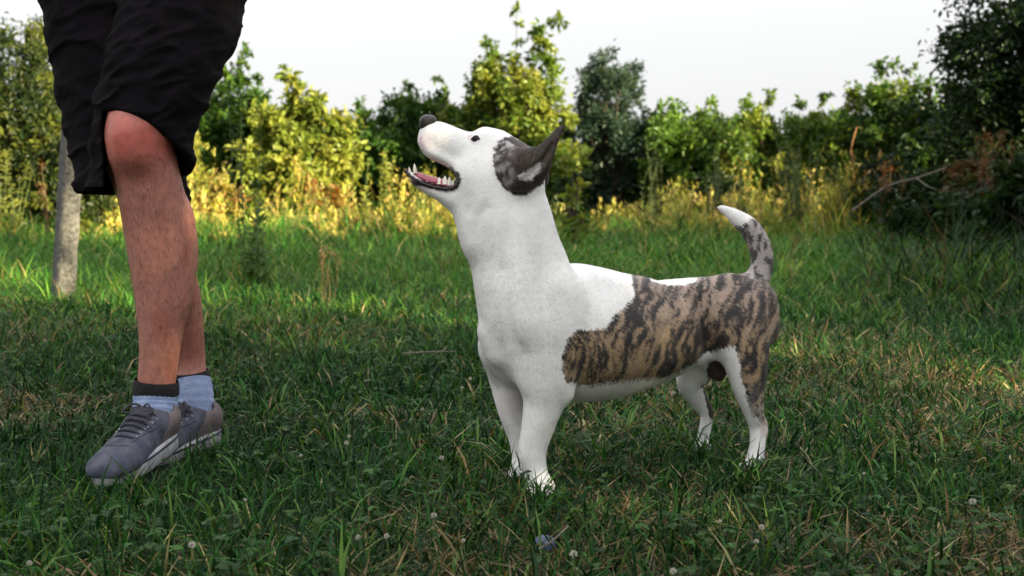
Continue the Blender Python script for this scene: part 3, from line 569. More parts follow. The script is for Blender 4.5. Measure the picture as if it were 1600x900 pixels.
# short coat: fine tapered hairs lying along the body
nf = 150000; qi = rng.integers(0, len(Q), nf); bw = rng.dirichlet((1, 1, 1, 1), nf)
root = np.einsum('nk,nkj->nj', bw, V[Q[qi]]); fn = norm(np.einsum('nk,nkj->nj', bw, Nn[Q[qi]]))
bx_, by_ = project(root); head = (root[:, 2] > 0.44) & (bx_ < 860)
keep = ~((bx_ < 720) & (root[:, 2] > 0.44) & (by_ > 252) & (by_ < 300)); keep &= ~((np.abs(bx_ - 741) < 8) & (np.abs(by_ - 216) < 7)); keep &= ~((bx_ < 684) & (by_ < 204))
root, fn, head, bx_ = root[keep], fn[keep], head[keep], bx_[keep]; nf = len(root)
flow = np.where(head[:, None], np.array([0.9, 0.0, -0.45]), np.where((root[:, 2] < 0.2)[:, None], np.array([0.15, 0.0, -1.0]), np.array([0.75, 0.33, -0.6])))
flow = np.where(((bx_ < 850) & ~head)[:, None], np.array([0.25, 0.1, -1.0]), flow) + rng.normal(0, 0.20, (nf, 3))
flow = norm(flow) + 0.8 * np.stack([vnoise(root * 22, 91) - 0.5, vnoise(root * 22, 92) - 0.5, vnoise(root * 22, 93) - 0.5], 1)
flow = norm(flow - fn * (flow * fn).sum(1)[:, None]); sd = norm(np.cross(flow, fn))
ln = rng.uniform(0.0035, 0.0072, nf) * (1 - 0.5 * np.clip((root[:, 2] - 0.36) / 0.12, 0, 1) * (bx_ < 860)) * (1 + 0.7 * (fn[:, 2] < -0.35)); lift = rng.uniform(0.03, 0.18, nf); wd = rng.uniform(0.0005, 0.0009, nf)
FV = np.stack([root - sd * wd[:, None] - fn * 0.0006, root + sd * wd[:, None] - fn * 0.0006, root + flow * (ln * np.cos(lift))[:, None] + fn * (ln * np.sin(lift))[:, None]], 1).reshape(-1, 3)
fc = np.repeat(coat(root, rng.random(nf)) * rng.uniform(0.88, 1.08, (nf, 1)), 3, 0)
fur = obj_local('fur', FV, np.arange(nf * 3).reshape(-1, 3), M_fur, dogbody, True, fc); fur['kind'] = 'stuff'
fur.data.normals_split_custom_set_from_vertices(np.repeat(norm(fn + rng.normal(0, 0.11, fn.shape)), 3, 0).tolist())
# ears
M_ear_in = noise_mat('ear_inner', (0.55, 0.50, 0.50), (0.8, 0.78, 0.77), 200, 0.8)
def ear_mesh(fld, keys, lat, cuts, white=None):
    fld.add(keys, lat, 0.006, 7)
    for kk, ll in cuts: fld.cut(kk, ll, 0.004, 6)
    V, Q = fld.mesh(); px, py = project(V); f = vnoise(V * 400, 9)
    c = np.array([0.050, 0.038, 0.031]) * (0.35 + 2.6 * f * fbm(V * [70, 60, 45], 12))[:, None]; gm_ = np.clip((fbm(V * 110, 15, 3) - 0.46) * 5, 0, 0.85)[:, None] * np.clip((0.008 - V[:, :1]) / 0.016, 0, 1); c = c * (1 - gm_) + np.array([0.45, 0.42, 0.42]) * gm_
    if white is not None:
        wm = inpoly(px + (f - 0.5) * 6, py + (vnoise(V * 500, 10) - 0.5) * 6, white) & (V[:, 1] < 1.775)
        c = np.where(wm[:, None], np.array([0.62, 0.58, 0.58]), c)
    return V, Q, c
FE = Field(P(755, 320, 1.70), P(895, 185, 1.84), 0.0022); FE.lo[1] = 1.68
V1, Q1, C1 = ear_mesh(FE, [K(786, 258, 1.790, 24, 7), K(799, 262, 1.776, 32, 10), K(815, 266, 1.762, 34, 12), K(832, 259, 1.752, 27, 12), K(848, 243, 1.750, 16, 9), K(861, 223, 1.753, 9.5, 6), K(871, 208, 1.757, 6.5, 4), K(877, 200, 1.76, 4, 3)], HL,
                      [([K(812, 288, 1.738, 4, 9), K(827, 276, 1.735, 7, 10), K(841, 262, 1.735, 7, 10), K(853, 243, 1.740, 4.5, 7), K(862, 226, 1.745, 2.5, 4)], HL)], [(805, 275), (820, 270), (832, 262), (842, 254), (843, 262), (838, 272), (826, 282), (812, 281)])
ear = obj_local('ear', V1, Q1, M_coat, dog, True, C1)
ne = 9000; qi = rng.integers(0, len(Q1), ne); bw = rng.dirichlet((1, 1, 1, 1), ne); root = np.einsum('nk,nkj->nj', bw, V1[Q1[qi]]); N1 = vnormals(V1, Q1); fn = norm(np.einsum('nk,nkj->nj', bw, N1[Q1[qi]])); ec = np.einsum('nk,nkj->nj', bw, C1[Q1[qi]])
fl = np.array([0.75, 0, 0.5]) + rng.normal(0, 0.3, (ne, 3)); fl = norm(fl - fn * (fl * fn).sum(1)[:, None]); sd = norm(np.cross(fl, fn)); ln = rng.uniform(0.003, 0.0065, ne)[:, None] * (1 + 0.8 * (ec[:, :1] > 0.3)); lf = rng.uniform(0.05, 0.35, ne)[:, None]
FV = np.stack([root - sd * 0.0005, root + sd * 0.0005, root + fl * ln * np.cos(lf) + fn * ln * np.sin(lf)], 1).reshape(-1, 3); ef = obj_local('ear_fur', FV, np.arange(ne * 3).reshape(-1, 3), M_fur, ear, True, np.repeat(ec * rng.uniform(0.6, 1.7, (ne, 1)), 3, 0)); ef['kind'] = 'stuff'; ef.data.normals_split_custom_set_from_vertices(np.repeat(fn, 3, 0).tolist())
FE = Field(P(790, 330, 1.82), P(880, 215, 1.93), 0.0026); FE.lo[1] = 1.82
V1, Q1, C1 = ear_mesh(FE, [K(800, 250, 1.845, 26, 9), K(822, 252, 1.865, 24, 9), K(840, 262, 1.875, 16, 7), K(849, 280, 1.88, 9, 5), K(850, 290, 1.88, 4, 3)], HL, [])
obj_local('ear', V1, Q1, M_coat, dog, True, C1)
# nose, eye, tongue, lips, teeth
M_nose = noise_mat('nose_leather', (0.006, 0.005, 0.007), (0.016, 0.014, 0.018), 300, 0.30, 0.5, spec=0.5)
M_lip = noise_mat('black_lip', (0.010, 0.007, 0.008), (0.03, 0.018, 0.02), 120, 0.35, 0.3, spec=0.5)
M_tongue = noise_mat('tongue', (0.36, 0.07, 0.11), (0.52, 0.14, 0.20), 140, 0.3, 0.3, spec=0.6)
M_tooth = noise_mat('tooth', (0.75, 0.70, 0.60), (0.85, 0.82, 0.74), 80, 0.3)
M_eye, _n, _l, _b = mat('eye'); _b.inputs['Base Color'].default_value = (0.012, 0.008, 0.007, 1); _b.inputs['Roughness'].default_value = 0.08
NF = Field(P(645, 215, 1.74), P(695, 165, 1.84), 0.0016); NF.lo[1] = 1.74
NF.add([K(663, 196, 1.795, 8.5, 12), K(666, 190, 1.795, 10.5, 15), K(673, 189, 1.795, 9.5, 13)], HL, 0.006)
NF.cut([K(655.5, 196, 1.777, 2.6, 4), K(660, 198, 1.772, 2.2, 5)], HL, 0.002); NF.cut([K(655, 196, 1.81, 2.6, 4), K(659, 198, 1.815, 2, 4)], HL, 0.002)
NF.cut([K(653, 188, 1.795, 2, 1.0), K(655, 203, 1.795, 2, 1.2)], HL, 0.002)
v, q = NF.mesh(); obj_local('nose', v, q, M_nose, dog)
def ball(c, r, n=14):
    th = np.linspace(0, np.pi, n); ph = np.linspace(0, 2 * np.pi, 2 * n, endpoint=False); A, B = np.meshgrid(th, ph, indexing='ij')
    V = np.array(c) + np.stack([r[0] * np.sin(A) * np.cos(B), r[1] * np.sin(A) * np.sin(B), r[2] * np.cos(A)], -1).reshape(-1, 3); F = []
    for i in range(n - 1):
        for j in range(2 * n): j2 = (j + 1) % (2 * n); F.append((i * 2 * n + j, (i + 1) * 2 * n + j, (i + 1) * 2 * n + j2, i * 2 * n + j2))
    return V, np.array(F)
for dd, s in ((1.7738, 1), (1.8267, -1)):
    e = obj_local('eye', *ball(P(742.5, 217.5, dd), (0.0056, 0.0056, 0.0050)), M_eye, dog)
    obj_local('eyelid', *tube(catmull([P(x_, y_, dd - s * o_) for x_, y_, o_ in ((735.5, 219, .0035), (740, 214, .0062), (745, 212.5, .0062), (748.5, 217, .0045), (749, 223, .0030))], 4), [0.0005] + [0.0013] * 15 + [0.0005], 6), M_lip, e)
TF = Field(P(625, 310, 1.74), P(730, 240, 1.84), 0.0018); TF.lo[1] = 1.74
TF.add([K(650, 272, 1.79, 5, 8), K(664, 279, 1.788, 6.5, 12), K(682, 284, 1.787, 7, 15), K(706, 290, 1.79, 8, 18), K(720, 290, 1.79, 10, 20)], HL, 0.004)
TF.cut([K(655, 267, 1.79, 2, 1.5), K(682, 276.5, 1.79, 1.8, 1.5), K(705, 281, 1.79, 1.8, 1.5)], HL, 0.003)
v, q = TF.mesh(); obj_local('tongue', v, q, M_tongue, dog)
LOW = [(634, 267, 0), (640, 274, 8), (650, 281, 13), (664, 287.5, 15.5), (682, 293, 18.5), (700, 295, 22), (712, 291, 25)]; UP = [(712, 291, 25), (716.5, 283, 26), (714, 274, 25), (706, 266, 24), (696, 260, 21.5), (684, 254, 19)]
for s in (1, -1):
    ring = catmull([P(x_, y_, 1.79 - s * R(l_, 1.79)) for x_, y_, l_ in LOW + UP[1:]], 5); m_ = len(ring)
    obj_local('lip', *tube(ring, np.interp(np.linspace(0, 1, m_), [0, 0.12, 0.45, 0.62, 0.75, 1], [0.0036, 0.0022, 0.0034, 0.0036, 0.0020, 0.0007]) * (1 + 0.25 * np.sin(np.arange(m_) * 1.9)), 8), M_lip, dog)
def tooth(px, py, h, w, side, tx=0.0):
    d = 1.79 - side; b = P(px, py + 3, d); t = P(px + tx, py - h, d + 0.001); pth = [b, b * 0.5 + t * 0.5, b * 0.18 + t * 0.82, t]
    obj_local('tooth', *tube(pth, [R(w, d), R(w * 0.85, d), R(w * 0.42, d), R(0.3, d)], 7), M_tooth, dog)
for s in (1, -1):
    tooth(648.5, 268, 12.5, 3.4, s * R(8, 1.79), -1.0); tooth(640.5, 267, 6.5, 2.3, s * R(3.5, 1.79), -1.5)
    for a_, b_, c_, e_ in ((686, 285, 8, 4.2), (695, 285.5, 11, 4.8), (702, 287, 11, 4.2), (707.5, 287, 6, 3.2)): tooth(a_, b_, c_, e_, s * R(15, 1.79), 0.5)
    for a_, b_ in ((676, 284), (668, 281)): tooth(a_, b_, 3.0, 2.2, s * R(13, 1.79))

# ------------------------------------------------------------------ the walking person
per = empty('person', (-0.64, 2.05, 0.0), 'person in dark shorts and grey sneakers walking past the dog', 'person')
HIPL = np.array([-0.60, 2.10, 0.93]); HIPR = np.array([-0.775, 2.14, 0.93])
kneeL = P(216, 228, 1.955); ankL = P(243, 640, 1.995); kneeR = P(236, 330, 2.10); ankR = P(302, 640, 2.20)
B = Field((-1.12, 1.70, -0.01), (-0.38, 2.40, 1.84), 0.0052)
X1 = (1, 0, 0)
def W3(p, ra, rb=None): return (np.asarray(p, float), ra, rb if rb is not None else ra)
B.add([W3(HIPL, 0.088), W3(HIPL * 0.5 + kneeL * 0.5 + [0, -0.012, 0], 0.076), K(232, 160, 1.96, 57), K(219, 222, 1.955, 52, 50), K(229, 268, 1.965, 49), K(242, 335, 1.985, 52, 50), K(250, 400, 1.995, 52, 47), K(253, 470, 1.995, 44, 40), K(250, 540, 1.99, 35, 31), K(245, 595, 1.99, 31, 29), K(243, 640, 1.985, 30, 28), K(242, 662, 1.975, 28, 27)], X1, 0.02)
B.add([K(208, 212, 1.925, 34, 32), K(211, 236, 1.925, 30, 29)], X1, 0.03)      # kneecap
B.add([K(271, 345, 2.02, 30, 26), K(276, 400, 2.02, 32, 26), K(268, 460, 2.01, 22, 20)], X1, 0.04)     # calf muscle
B.add([W3(HIPR, 0.088), W3(HIPR * 0.5 + kneeR * 0.5 + [0, -0.015, 0], 0.074), W3(kneeR, 0.050), K(258, 400, 2.13, 38), K(276, 460, 2.155, 36), K(288, 520, 2.175, 30), K(297, 570, 2.185, 25, 24), K(302, 625, 2.16, 25), K(303, 645, 2.15, 24)], X1, 0.02)
# trunk, arms, head above the picture's upper edge
hc = (HIPL + HIPR) / 2
B.add([W3(hc + [0, 0, -0.01], 0.10, 0.165), W3(hc + [-0.01, 0, 0.14], 0.095, 0.15), W3(hc + [-0.02, -0.02, 0.30], 0.105, 0.165), W3(hc + [-0.02, -0.02, 0.46], 0.10, 0.18), W3(hc + [-0.02, -0.02, 0.54], 0.06, 0.12)], X1, 0.05)
nk = hc + [-0.02, -0.02, 0.55]; B.add([W3(nk, 0.06), W3(nk + [0, -0.02, 0.10], 0.055)], X1, 0.03)
B.add([W3(nk + [0, -0.035, 0.13], 0.062, 0.055), W3(nk + [0, -0.025, 0.20], 0.088, 0.072), W3(nk + [0, -0.015, 0.235], 0.085, 0.072)], X1, 0.02)
B.add([W3(nk + [0, -0.115, 0.19], 0.012), W3(nk + [0, -0.125, 0.165], 0.016)], X1, 0.012)
for s, el, wr in ((1, (0.07, -0.03, -0.27), (0.02, -0.24, -0.36)), (-1, (-0.08, 0.05, -0.28), (-0.06, -0.07, -0.53))):
    sh = nk + [s * 0.185, 0, -0.06]; e = sh + np.array(el); w_ = sh + np.array(wr); dr = norm(w_ - e)
    B.add([W3(sh, 0.058), W3(sh * 0.5 + e * 0.5, 0.048), W3(e, 0.040), W3(e * 0.6 + w_ * 0.4, 0.040), W3(w_, 0.027)], X1, 0.03)
    B.add([W3(w_, 0.026, 0.02), W3(w_ + dr * 0.05, 0.038, 0.018), W3(w_ + dr * 0.085, 0.036, 0.017)], X1, 0.015)
    for j in range(4):
        f0 = w_ + dr * 0.085 + np.array([0, 0.026 - 0.018 * j, 0.0]) * (1 if s < 0 else 0.6) + np.array([0, 0, (0.02 - 0.014 * j) * (0 if s < 0 else 1)])
        B.add([W3(f0, 0.0095), W3(f0 + dr * 0.04 + [-s * 0.006, 0, -0.004], 0.009), W3(f0 + dr * (0.062 - 0.006 * abs(j - 1)) + [-s * 0.02, 0, -0.012], 0.008)], X1, 0.005)
    t0 = w_ + dr * 0.03 + np.array([0, -0.03, 0.012]); B.add([W3(t0, 0.012), W3(t0 + dr * 0.03 + [-s * 0.01, -0.018, 0.0], 0.0105), W3(t0 + dr * 0.058 + [-s * 0.018, -0.02, -0.004], 0.009)], X1, 0.008)
V, Q = B.mesh(); N_ = vnormals(V, Q)
kd = np.exp(-(((V - P(208, 215, 1.91)) ** 2).sum(1)) / (0.050 ** 2))[:, None]
sk = np.array([0.43, 0.18, 0.14]) * (0.85 + 0.3 * fbm(V * 22, 31, 3))[:, None]
blot = np.clip(fbm(V * [40, 40, 16], 33, 3) - 0.45, 0, 1)[:, None] * 1.3; sk = sk * (1 - blot * [0.25, 0.55, 0.6]); sk = sk * (1 - 0.7 * kd) + np.array([0.64, 0.10, 0.085]) * 0.7 * kd
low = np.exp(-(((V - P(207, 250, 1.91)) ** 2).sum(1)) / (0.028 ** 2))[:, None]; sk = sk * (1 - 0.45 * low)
body = obj_local('body', V, Q, M_skin, per, True, sk)
# leg hair
qp, qv = project(V[Q[:, 0]]); can = np.where((V[Q[:, 0]][:, 2] < 0.55) & (V[Q[:, 0]][:, 2] > 0.13))[0]; nh = 15000; qi = rng.choice(can, nh); bw = rng.dirichlet((1, 1, 1, 1), nh)
root = np.einsum('nk,nkj->nj', bw, V[Q[qi]]); fn = norm(np.einsum('nk,nkj->nj', bw, N_[Q[qi]])); fl = norm(np.array([0.25, 0, -1.0]) + rng.normal(0, 0.35, (nh, 3))); fl = norm(fl - fn * (fl * fn).sum(1)[:, None]); sd = norm(np.cross(fl, fn)); ln = rng.uniform(0.005, 0.013, nh)[:, None]
FV = np.stack([root - sd * 0.00016, root + sd * 0.00016, root + fl * ln * 0.95 + fn * ln * 0.22], 1).reshape(-1, 3)
lh = obj_local('leg_hair', FV, np.arange(nh * 3).reshape(-1, 3), M_hair, body, False); lh['kind'] = 'stuff'
# shorts
M_cloth = noise_mat('dark_cloth', (0.0055, 0.0046, 0.0058), (0.0095, 0.0078, 0.0100), 30, 0.95, 0.35, bscale=700, spec=0.08)
M_shirt = noise_mat('shirt_cloth', (0.10, 0.11, 0.13), (0.13, 0.14, 0.16), 40, 0.9, 0.3, bscale=700)
S = Field((-0.98, 1.76, 0.42), (-0.40, 2.36, 1.06), 0.0040)
LEGL = [W3(HIPL + [0.0, 0, 0.03], 0.115), K(286, 0, 2.03, 88), K(258, 90, 1.99, 82), K(232, 170, 1.975, 72, 76), K(225, 215, 1.975, 65, 74), K(218, 300, 1.975, 60, 74)]
LEGR = [W3(HIPR + [0.01, 0, 0.03], 0.105), K(160, 0, 2.12, 80), K(173, 120, 2.10, 77), K(195, 240, 2.09, 76), K(207, 310, 2.09, 78), K(215, 360, 2.09, 78)]
S.add(LEGL, X1, 0.02); S.add(LEGR, X1, 0.02); S.add([W3(HIPR, 0.105), W3(HIPR * 0.55 + kneeR * 0.45 + [0, -0.012, 0], 0.088), W3(HIPR * 0.25 + kneeR * 0.75, 0.072)], X1, 0.03); S.add([W3(hc + [0, 0, -0.02], 0.125, 0.165), W3(hc + [0, 0, 0.07], 0.115, 0.17)], X1, 0.03)
x, y, z = S.grid((slice(0, S.n[0]), slice(0, S.n[1]), slice(0, S.n[2]))); gp = np.stack(np.broadcast_arrays(x, y, z), -1).reshape(-1, 3)
near = np.abs(S.F.ravel()) < 0.03; fold = np.zeros(len(gp), np.float32); q_ = gp[near]
a1 = fbm(np.stack([q_[:, 0] * 7 + q_[:, 2] * 9, q_[:, 1] * 7, q_[:, 2] * 26 - q_[:, 0] * 13], 1), 44, 3); a2 = fbm(np.stack([q_[:, 0] * 30 + q_[:, 2] * 4, q_[:, 1] * 30, q_[:, 2] * 9], 1), 47, 2)
fold[near] = -0.008 * np.clip(1 - np.abs(a1 - 0.5) * 5, 0, 1) ** 1.5 - 0.004 * a2; S.F += fold.reshape(S.F.shape)
pL = P(162, 203, 1.975); nL = np.cross(P(228, 190, 1.895) - pL, P(296, 282, 2.03) - pL); nL = nL * -np.sign(nL[2])            # hem rides up over the knee, hangs at the back
hemR = P(160, 302, 2.09); S2 = S.F.copy()
midx = -0.692
nLu = nL / np.linalg.norm(nL); hb = (gp[near] - pL) @ nLu; bandm = ((hb > -0.024) & (gp[near][:, 0] > midx)); hr = -(gp[near][:, 2] - hemR[2]); bandm |= (hr > -0.024) & (gp[near][:, 0] <= midx)
bf = np.zeros(len(gp), np.float32); bf[near] = np.where(bandm, -0.0022, 0.0); S.F += bf.reshape(S.F.shape)     # turned-up hem
S.plane(pL, nL, (midx - 0.0, 1.7, 0.3), (-0.3, 2.5, 1.2)); S.plane(hemR, (0.02, -0.06, -1.0), (-1.1, 1.7, 0.3), (midx, 2.5, 1.2))
sh_in = lambda L_: [(k_[0], k_[1] - 0.006, k_[2] - 0.006) for k_ in L_]
S.cut(sh_in(LEGL)[3:], X1, 0.004); S.cut(sh_in(LEGR)[3:], X1, 0.004); S.plane(hc + [0, 0, 0.10], (0, 0, 1))
V, Q = S.mesh(); obj_local('shorts', V, Q, M_cloth, per)
T = Field((-1.0, 1.84, 0.92), (-0.38, 2.36, 1.56), 0.008)
T.add([W3(hc + [0, 0, 0.0], 0.125, 0.185), W3(hc + [-0.01, 0, 0.14], 0.112, 0.17), W3(hc + [-0.02, -0.02, 0.30], 0.12, 0.18), W3(hc + [-0.02, -0.02, 0.46], 0.112, 0.19), W3(hc + [-0.02, -0.02, 0.53], 0.075, 0.135)], X1, 0.05)
for s, el in ((1, (0.07, -0.03, -0.27)), (-1, (-0.08, 0.05, -0.28))): sh = nk + [s * 0.185, 0, -0.06]; T.add([W3(sh, 0.072), W3(sh + np.array(el) * 0.62, 0.066)], X1, 0.04)
T.plane(hc + [0, 0, 0.03], (0, 0, -1)); T.plane(nk + [0, 0, 0.02], (0, 0, 1)); v, q = T.mesh(); obj_local('shirt', v, q, M_shirt, per)
HF = Field(nk + [-0.12, -0.16, 0.08], nk + [0.12, 0.14, 0.36], 0.006); HF.add([W3(nk + [0, -0.005, 0.215], 0.094, 0.078), W3(nk + [0, -0.008, 0.245], 0.092, 0.077)], X1, 0.02); HF.cut([W3(nk + [0, -0.11, 0.12], 0.11, 0.12)], X1, 0.02)
v, q = HF.mesh(); obj_local('hair', v, q, M_hair, per)
# socks
M_sock = noise_mat('sock_knit', (0.20, 0.27, 0.46), (0.30, 0.37, 0.54), 60, 0.95, 0.6, bscale=400); M_cuff = noise_mat('black_knit', (0.012, 0.011, 0.012), (0.02, 0.018, 0.02), 90, 0.95, 0.5, bscale=500)
M_red = noise_mat('red_thread', (0.45, 0.03, 0.08), (0.55, 0.06, 0.12), 90, 0.9)
def sock(keys, cuffkeys):
    def wr(path, rad, k=28):
        V_, F_ = tube(path, rad, k); return V_, F_
    kk = catmull(np.array([[*a, b] for a, b in keys]), 6); t = np.arange(len(kk)); rr = kk[:, 3] + 0.0013 * np.sin(t * 2.1) * np.clip(t / 8, 0, 1)
    o = obj_local('sock', *wr(kk[:, :3], rr), M_sock, per); c = catmull(np.array([[*a, b] for a, b in cuffkeys]), 4); obj_local('cuff', *wr(c[:, :3], c[:, 3]), M_cuff, o); return o
s1 = sock([(P(244, 608, 1.985), R(34, 1.985)), (P(243, 630, 1.98), R(34.5, 1.98)), (P(242, 652, 1.97), R(35.5, 1.97)), (P(241, 672, 1.96), R(31, 1.96)), (P(240, 692, 1.95), R(22, 1.95))], [(P(245, 594, 1.985), R(33.2, 1.985)), (P(244.5, 602, 1.985), R(35.2, 1.985)), (P(244, 616, 1.985), R(35.4, 1.985))])
obj_local('red_stitch', *ball(P(241, 649, 1.932), (0.006, 0.003, 0.004)), M_red, s1)
s2 = sock([(P(301, 594, 2.175), R(28, 2.2)), (P(303, 615, 2.165), R(29.5, 2.2)), (P(304, 640, 2.155), R(30, 2.2)), (P(303, 662, 2.15), R(28, 2.2))], [(P(298, 580, 2.18), R(26.5, 2.19)), (P(299, 587, 2.18), R(28.5, 2.19)), (P(301, 601, 2.175), R(28.8, 2.2))])
# sneakers: upper, rand and sole, stripe, tongue, laces; built along +x (toe), then turned and placed
M_up = noise_mat('grey_canvas', (0.040, 0.045, 0.070), (0.10, 0.105, 0.135), 45, 0.9, 0.5, bscale=600); M_heel = noise_mat('mauve_suede', (0.12, 0.095, 0.10), (0.18, 0.145, 0.15), 40, 0.95, 0.4, bscale=500)
M_sole = noise_mat('white_rubber', (0.24, 0.24, 0.27), (0.46, 0.46, 0.49), 45, 0.6, 0.2); M_stripe = noise_mat('navy_rubber', (0.012, 0.014, 0.035), (0.02, 0.022, 0.05), 60, 0.5); M_lace = noise_mat('dark_lace', (0.03, 0.03, 0.04), (0.06, 0.06, 0.075), 200, 0.9)
def shoe(loc, az, pitch):
    ca, sa = math.cos(az), math.sin(az); cp, sp = math.cos(pitch), math.sin(pitch)
    def T_(V):
        V = np.asarray(V, float); x, y, z = V[..., 0], V[..., 1], V[..., 2]; x, z = x * cp + z * sp, -x * sp + z * cp
        return np.stack([x * ca - y * sa, x * sa + y * ca, z], -1) * 0.93 + np.array(loc)
    Y = (0, 1, 0); f = Field((-0.06, -0.07, 0.0), (0.26, 0.07, 0.13), 0.0024)
    f.add([W3((-0.012, 0, 0.05), 0.040, 0.033), W3((0.03, 0, 0.05), 0.042, 0.036), W3((0.09, 0.0, 0.042), 0.038, 0.040), W3((0.15, 0.002, 0.030), 0.030, 0.045), W3((0.195, 0.002, 0.026), 0.026, 0.041), W3((0.212, 0.002, 0.024), 0.020, 0.032)], Y, 0.02)
    f.add([W3((-0.014, 0, 0.066), 0.026, 0.036), W3((0.02, 0, 0.066), 0.027, 0.040), W3((0.062, 0, 0.064), 0.022, 0.036)], Y, 0.02)
    f.cut([W3((-0.002, 0, 0.12), 0.030, 0.034), W3((0.012, 0, 0.072), 0.032, 0.032)], Y, 0.006); f.plane((0, 0, 0.016), (0, 0, -1))
    V, Q = f.mesh(); x_ = V[:, 0]; is_h = (x_[Q[:, 0]] < 0.045 + 0.9 * np.clip(0.06 - V[Q[:, 0], 2], -0.03, 0.1))
    up = obj_local('shoe', T_(V), Q, M_up, per); up.data.materials.append(M_heel); up.data.polygons.foreach_set('material_index', is_h.astype(np.int32))
    def seam(xs, phis, mt, rad=0.0010, nm='seam'):
        pts = []
        for xx, ph in zip(xs, phis):
            rr = np.linspace(0.004, 0.075, 72); q = np.stack([np.full(72, xx), rr * np.sin(ph), 0.028 + rr * np.cos(ph)], 1); ii = np.round((q - f.lo) / f.h).astype(int); ii = np.clip(ii, 0, f.n - 1)
            v_ = f.F[ii[:, 0], ii[:, 1], ii[:, 2]]; k_ = int(np.argmax(v_ > 0)) if (v_ > 0).any() else 71; k0 = max(k_ - 1, 0); t_ = v_[k0] / (v_[k0] - v_[k_] - 1e-9); pts.append(q[k0] + (q[k_] - q[k0]) * np.clip(t_, 0, 1))
        pts = np.array(pts)
        for _ in range(3): pts[1:-1] = (pts[:-2] + 2 * pts[1:-1] + pts[2:]) / 4
        pts = pts[pts[:, 2] > 0.018]; tv_, tq_ = tube(pts, rad, 5); obj_local(nm, T_(tv_), tq_, mt, up)
    ph_ = np.linspace(-1.75, 1.75, 31)
    seam(0.168 - 0.055 * (ph_ / 1.75) ** 2, ph_, M_lace); seam(0.163 - 0.055 * (ph_ / 1.75) ** 2, ph_, M_heel, 0.0007)
    for s_ in (-1, 1):
        tt = np.linspace(0, 1, 25); seam(0.150 - 0.085 * tt, s_ * (0.62 + 0.12 * tt), M_lace); seam(0.115 - 0.105 * tt, s_ * (1.75 - 0.95 * tt), M_lace); seam(0.108 - 0.100 * tt, s_ * (1.75 - 0.95 * tt), M_heel, 0.0007)
        for xx in np.linspace(0.066, 0.130, 6): seam(np.array([xx - 0.0015, xx, xx + 0.0015]), np.full(3, s_ * 0.52), M_sole, 0.0016, 'eyelet')
    def outline(g, n=56):
        t = np.linspace(0, 2 * np.pi, n, endpoint=False); c = np.cos(t); s = np.sin(t); xx = 0.0885 + (0.138 + g) * np.sign(c) * np.abs(c) ** 0.8
        w = np.interp(xx, [-0.06, -0.03, 0.05, 0.15, 0.2, 0.235], [0.030, 0.034, 0.036, 0.046, 0.043, 0.034]) + g; return np.stack([xx, w * np.sign(s) * np.abs(s) ** 0.75 + 0.002, 0 * xx], 1)
    def slab(levels):
        rings = [outline(g) + [0, 0, zz] for g, zz in levels]; n = len(rings[0]); V = np.vstack(rings + [rings[0].mean(0)[None], rings[-1].mean(0)[None]]); F = []
        for i in range(len(rings) - 1):
            for j in range(n): F.append((i * n + j, i * n + (j + 1) % n, (i + 1) * n + (j + 1) % n, (i + 1) * n + j))
        m = len(rings) * n
        for j in range(n): F.append((m, (j + 1) % n, j, j)); F.append((m + 1, m - n + j, m - n + (j + 1) % n, m - n + (j + 1) % n))
        return V, F
    def mk(name, lv, mt, parent):
        V, F = slab(lv); V = T_(V); a = [tuple(t[:3]) if t[2] == t[3] else t for t in F]; me = bpy.data.meshes.new(name); off_ = np.array(per.location); me.from_pydata((V - off_).tolist(), [], a); me.polygons.foreach_set('use_smooth', [len(t) == 4 for t in a]); me.materials.append(mt); return link(name, me, parent)
    so = mk('sole', [(-0.002, 0.0), (0.001, 0.004), (0.0015, 0.022), (0.0, 0.031), (-0.003, 0.033)], M_sole, up)
    mk('stripe', [(-0.001, 0.0235), (0.0026, 0.0240), (0.0026, 0.0272), (-0.001, 0.0277)], M_stripe, so)
    tg = []                                                                                                                           # tongue and laces
    for i, xx in enumerate(np.linspace(0.062, 0.135, 6)):
        zt = np.interp(xx, [0.05, 0.10, 0.14], [0.098, 0.080, 0.062]); p_ = catmull([(xx - 0.006, -0.027, zt - 0.012), (xx, -0.012, zt + 0.002), (xx + 0.004, 0.012, zt + 0.002), (xx - 0.004, 0.027, zt - 0.012)], 4)
        obj_local('lace', T_(tube(p_, 0.0028, 6)[0]), tube(p_, 0.0028, 6)[1], M_lace, up)
    for s in (-1, 1):
        p_ = catmull([(0.058, 0, 0.100), (0.066, s * 0.014, 0.108), (0.078, s * 0.028, 0.098), (0.072, s * 0.020, 0.092), (0.060, 0, 0.099)], 5); obj_local('lace', T_(tube(p_, 0.002, 6)[0]), tube(p_, 0.002, 6)[1], M_lace, up)
    tf = Field((0.0, -0.05, 0.03), (0.12, 0.05, 0.14), 0.0026); tf.add([W3((0.100, 0, 0.072), 0.006, 0.020), W3((0.076, 0, 0.084), 0.006, 0.023), W3((0.060, 0, 0.098), 0.005, 0.023)], Y, 0.004); v, q = tf.mesh(); obj_local('tongue', T_(v), q, M_lace, up)
shoe((-0.627, 1.955, 0.024), math.radians(-98), math.radians(2.0))
shoe((-0.603, 2.140, -0.010), math.radians(-112), math.radians(1.5))

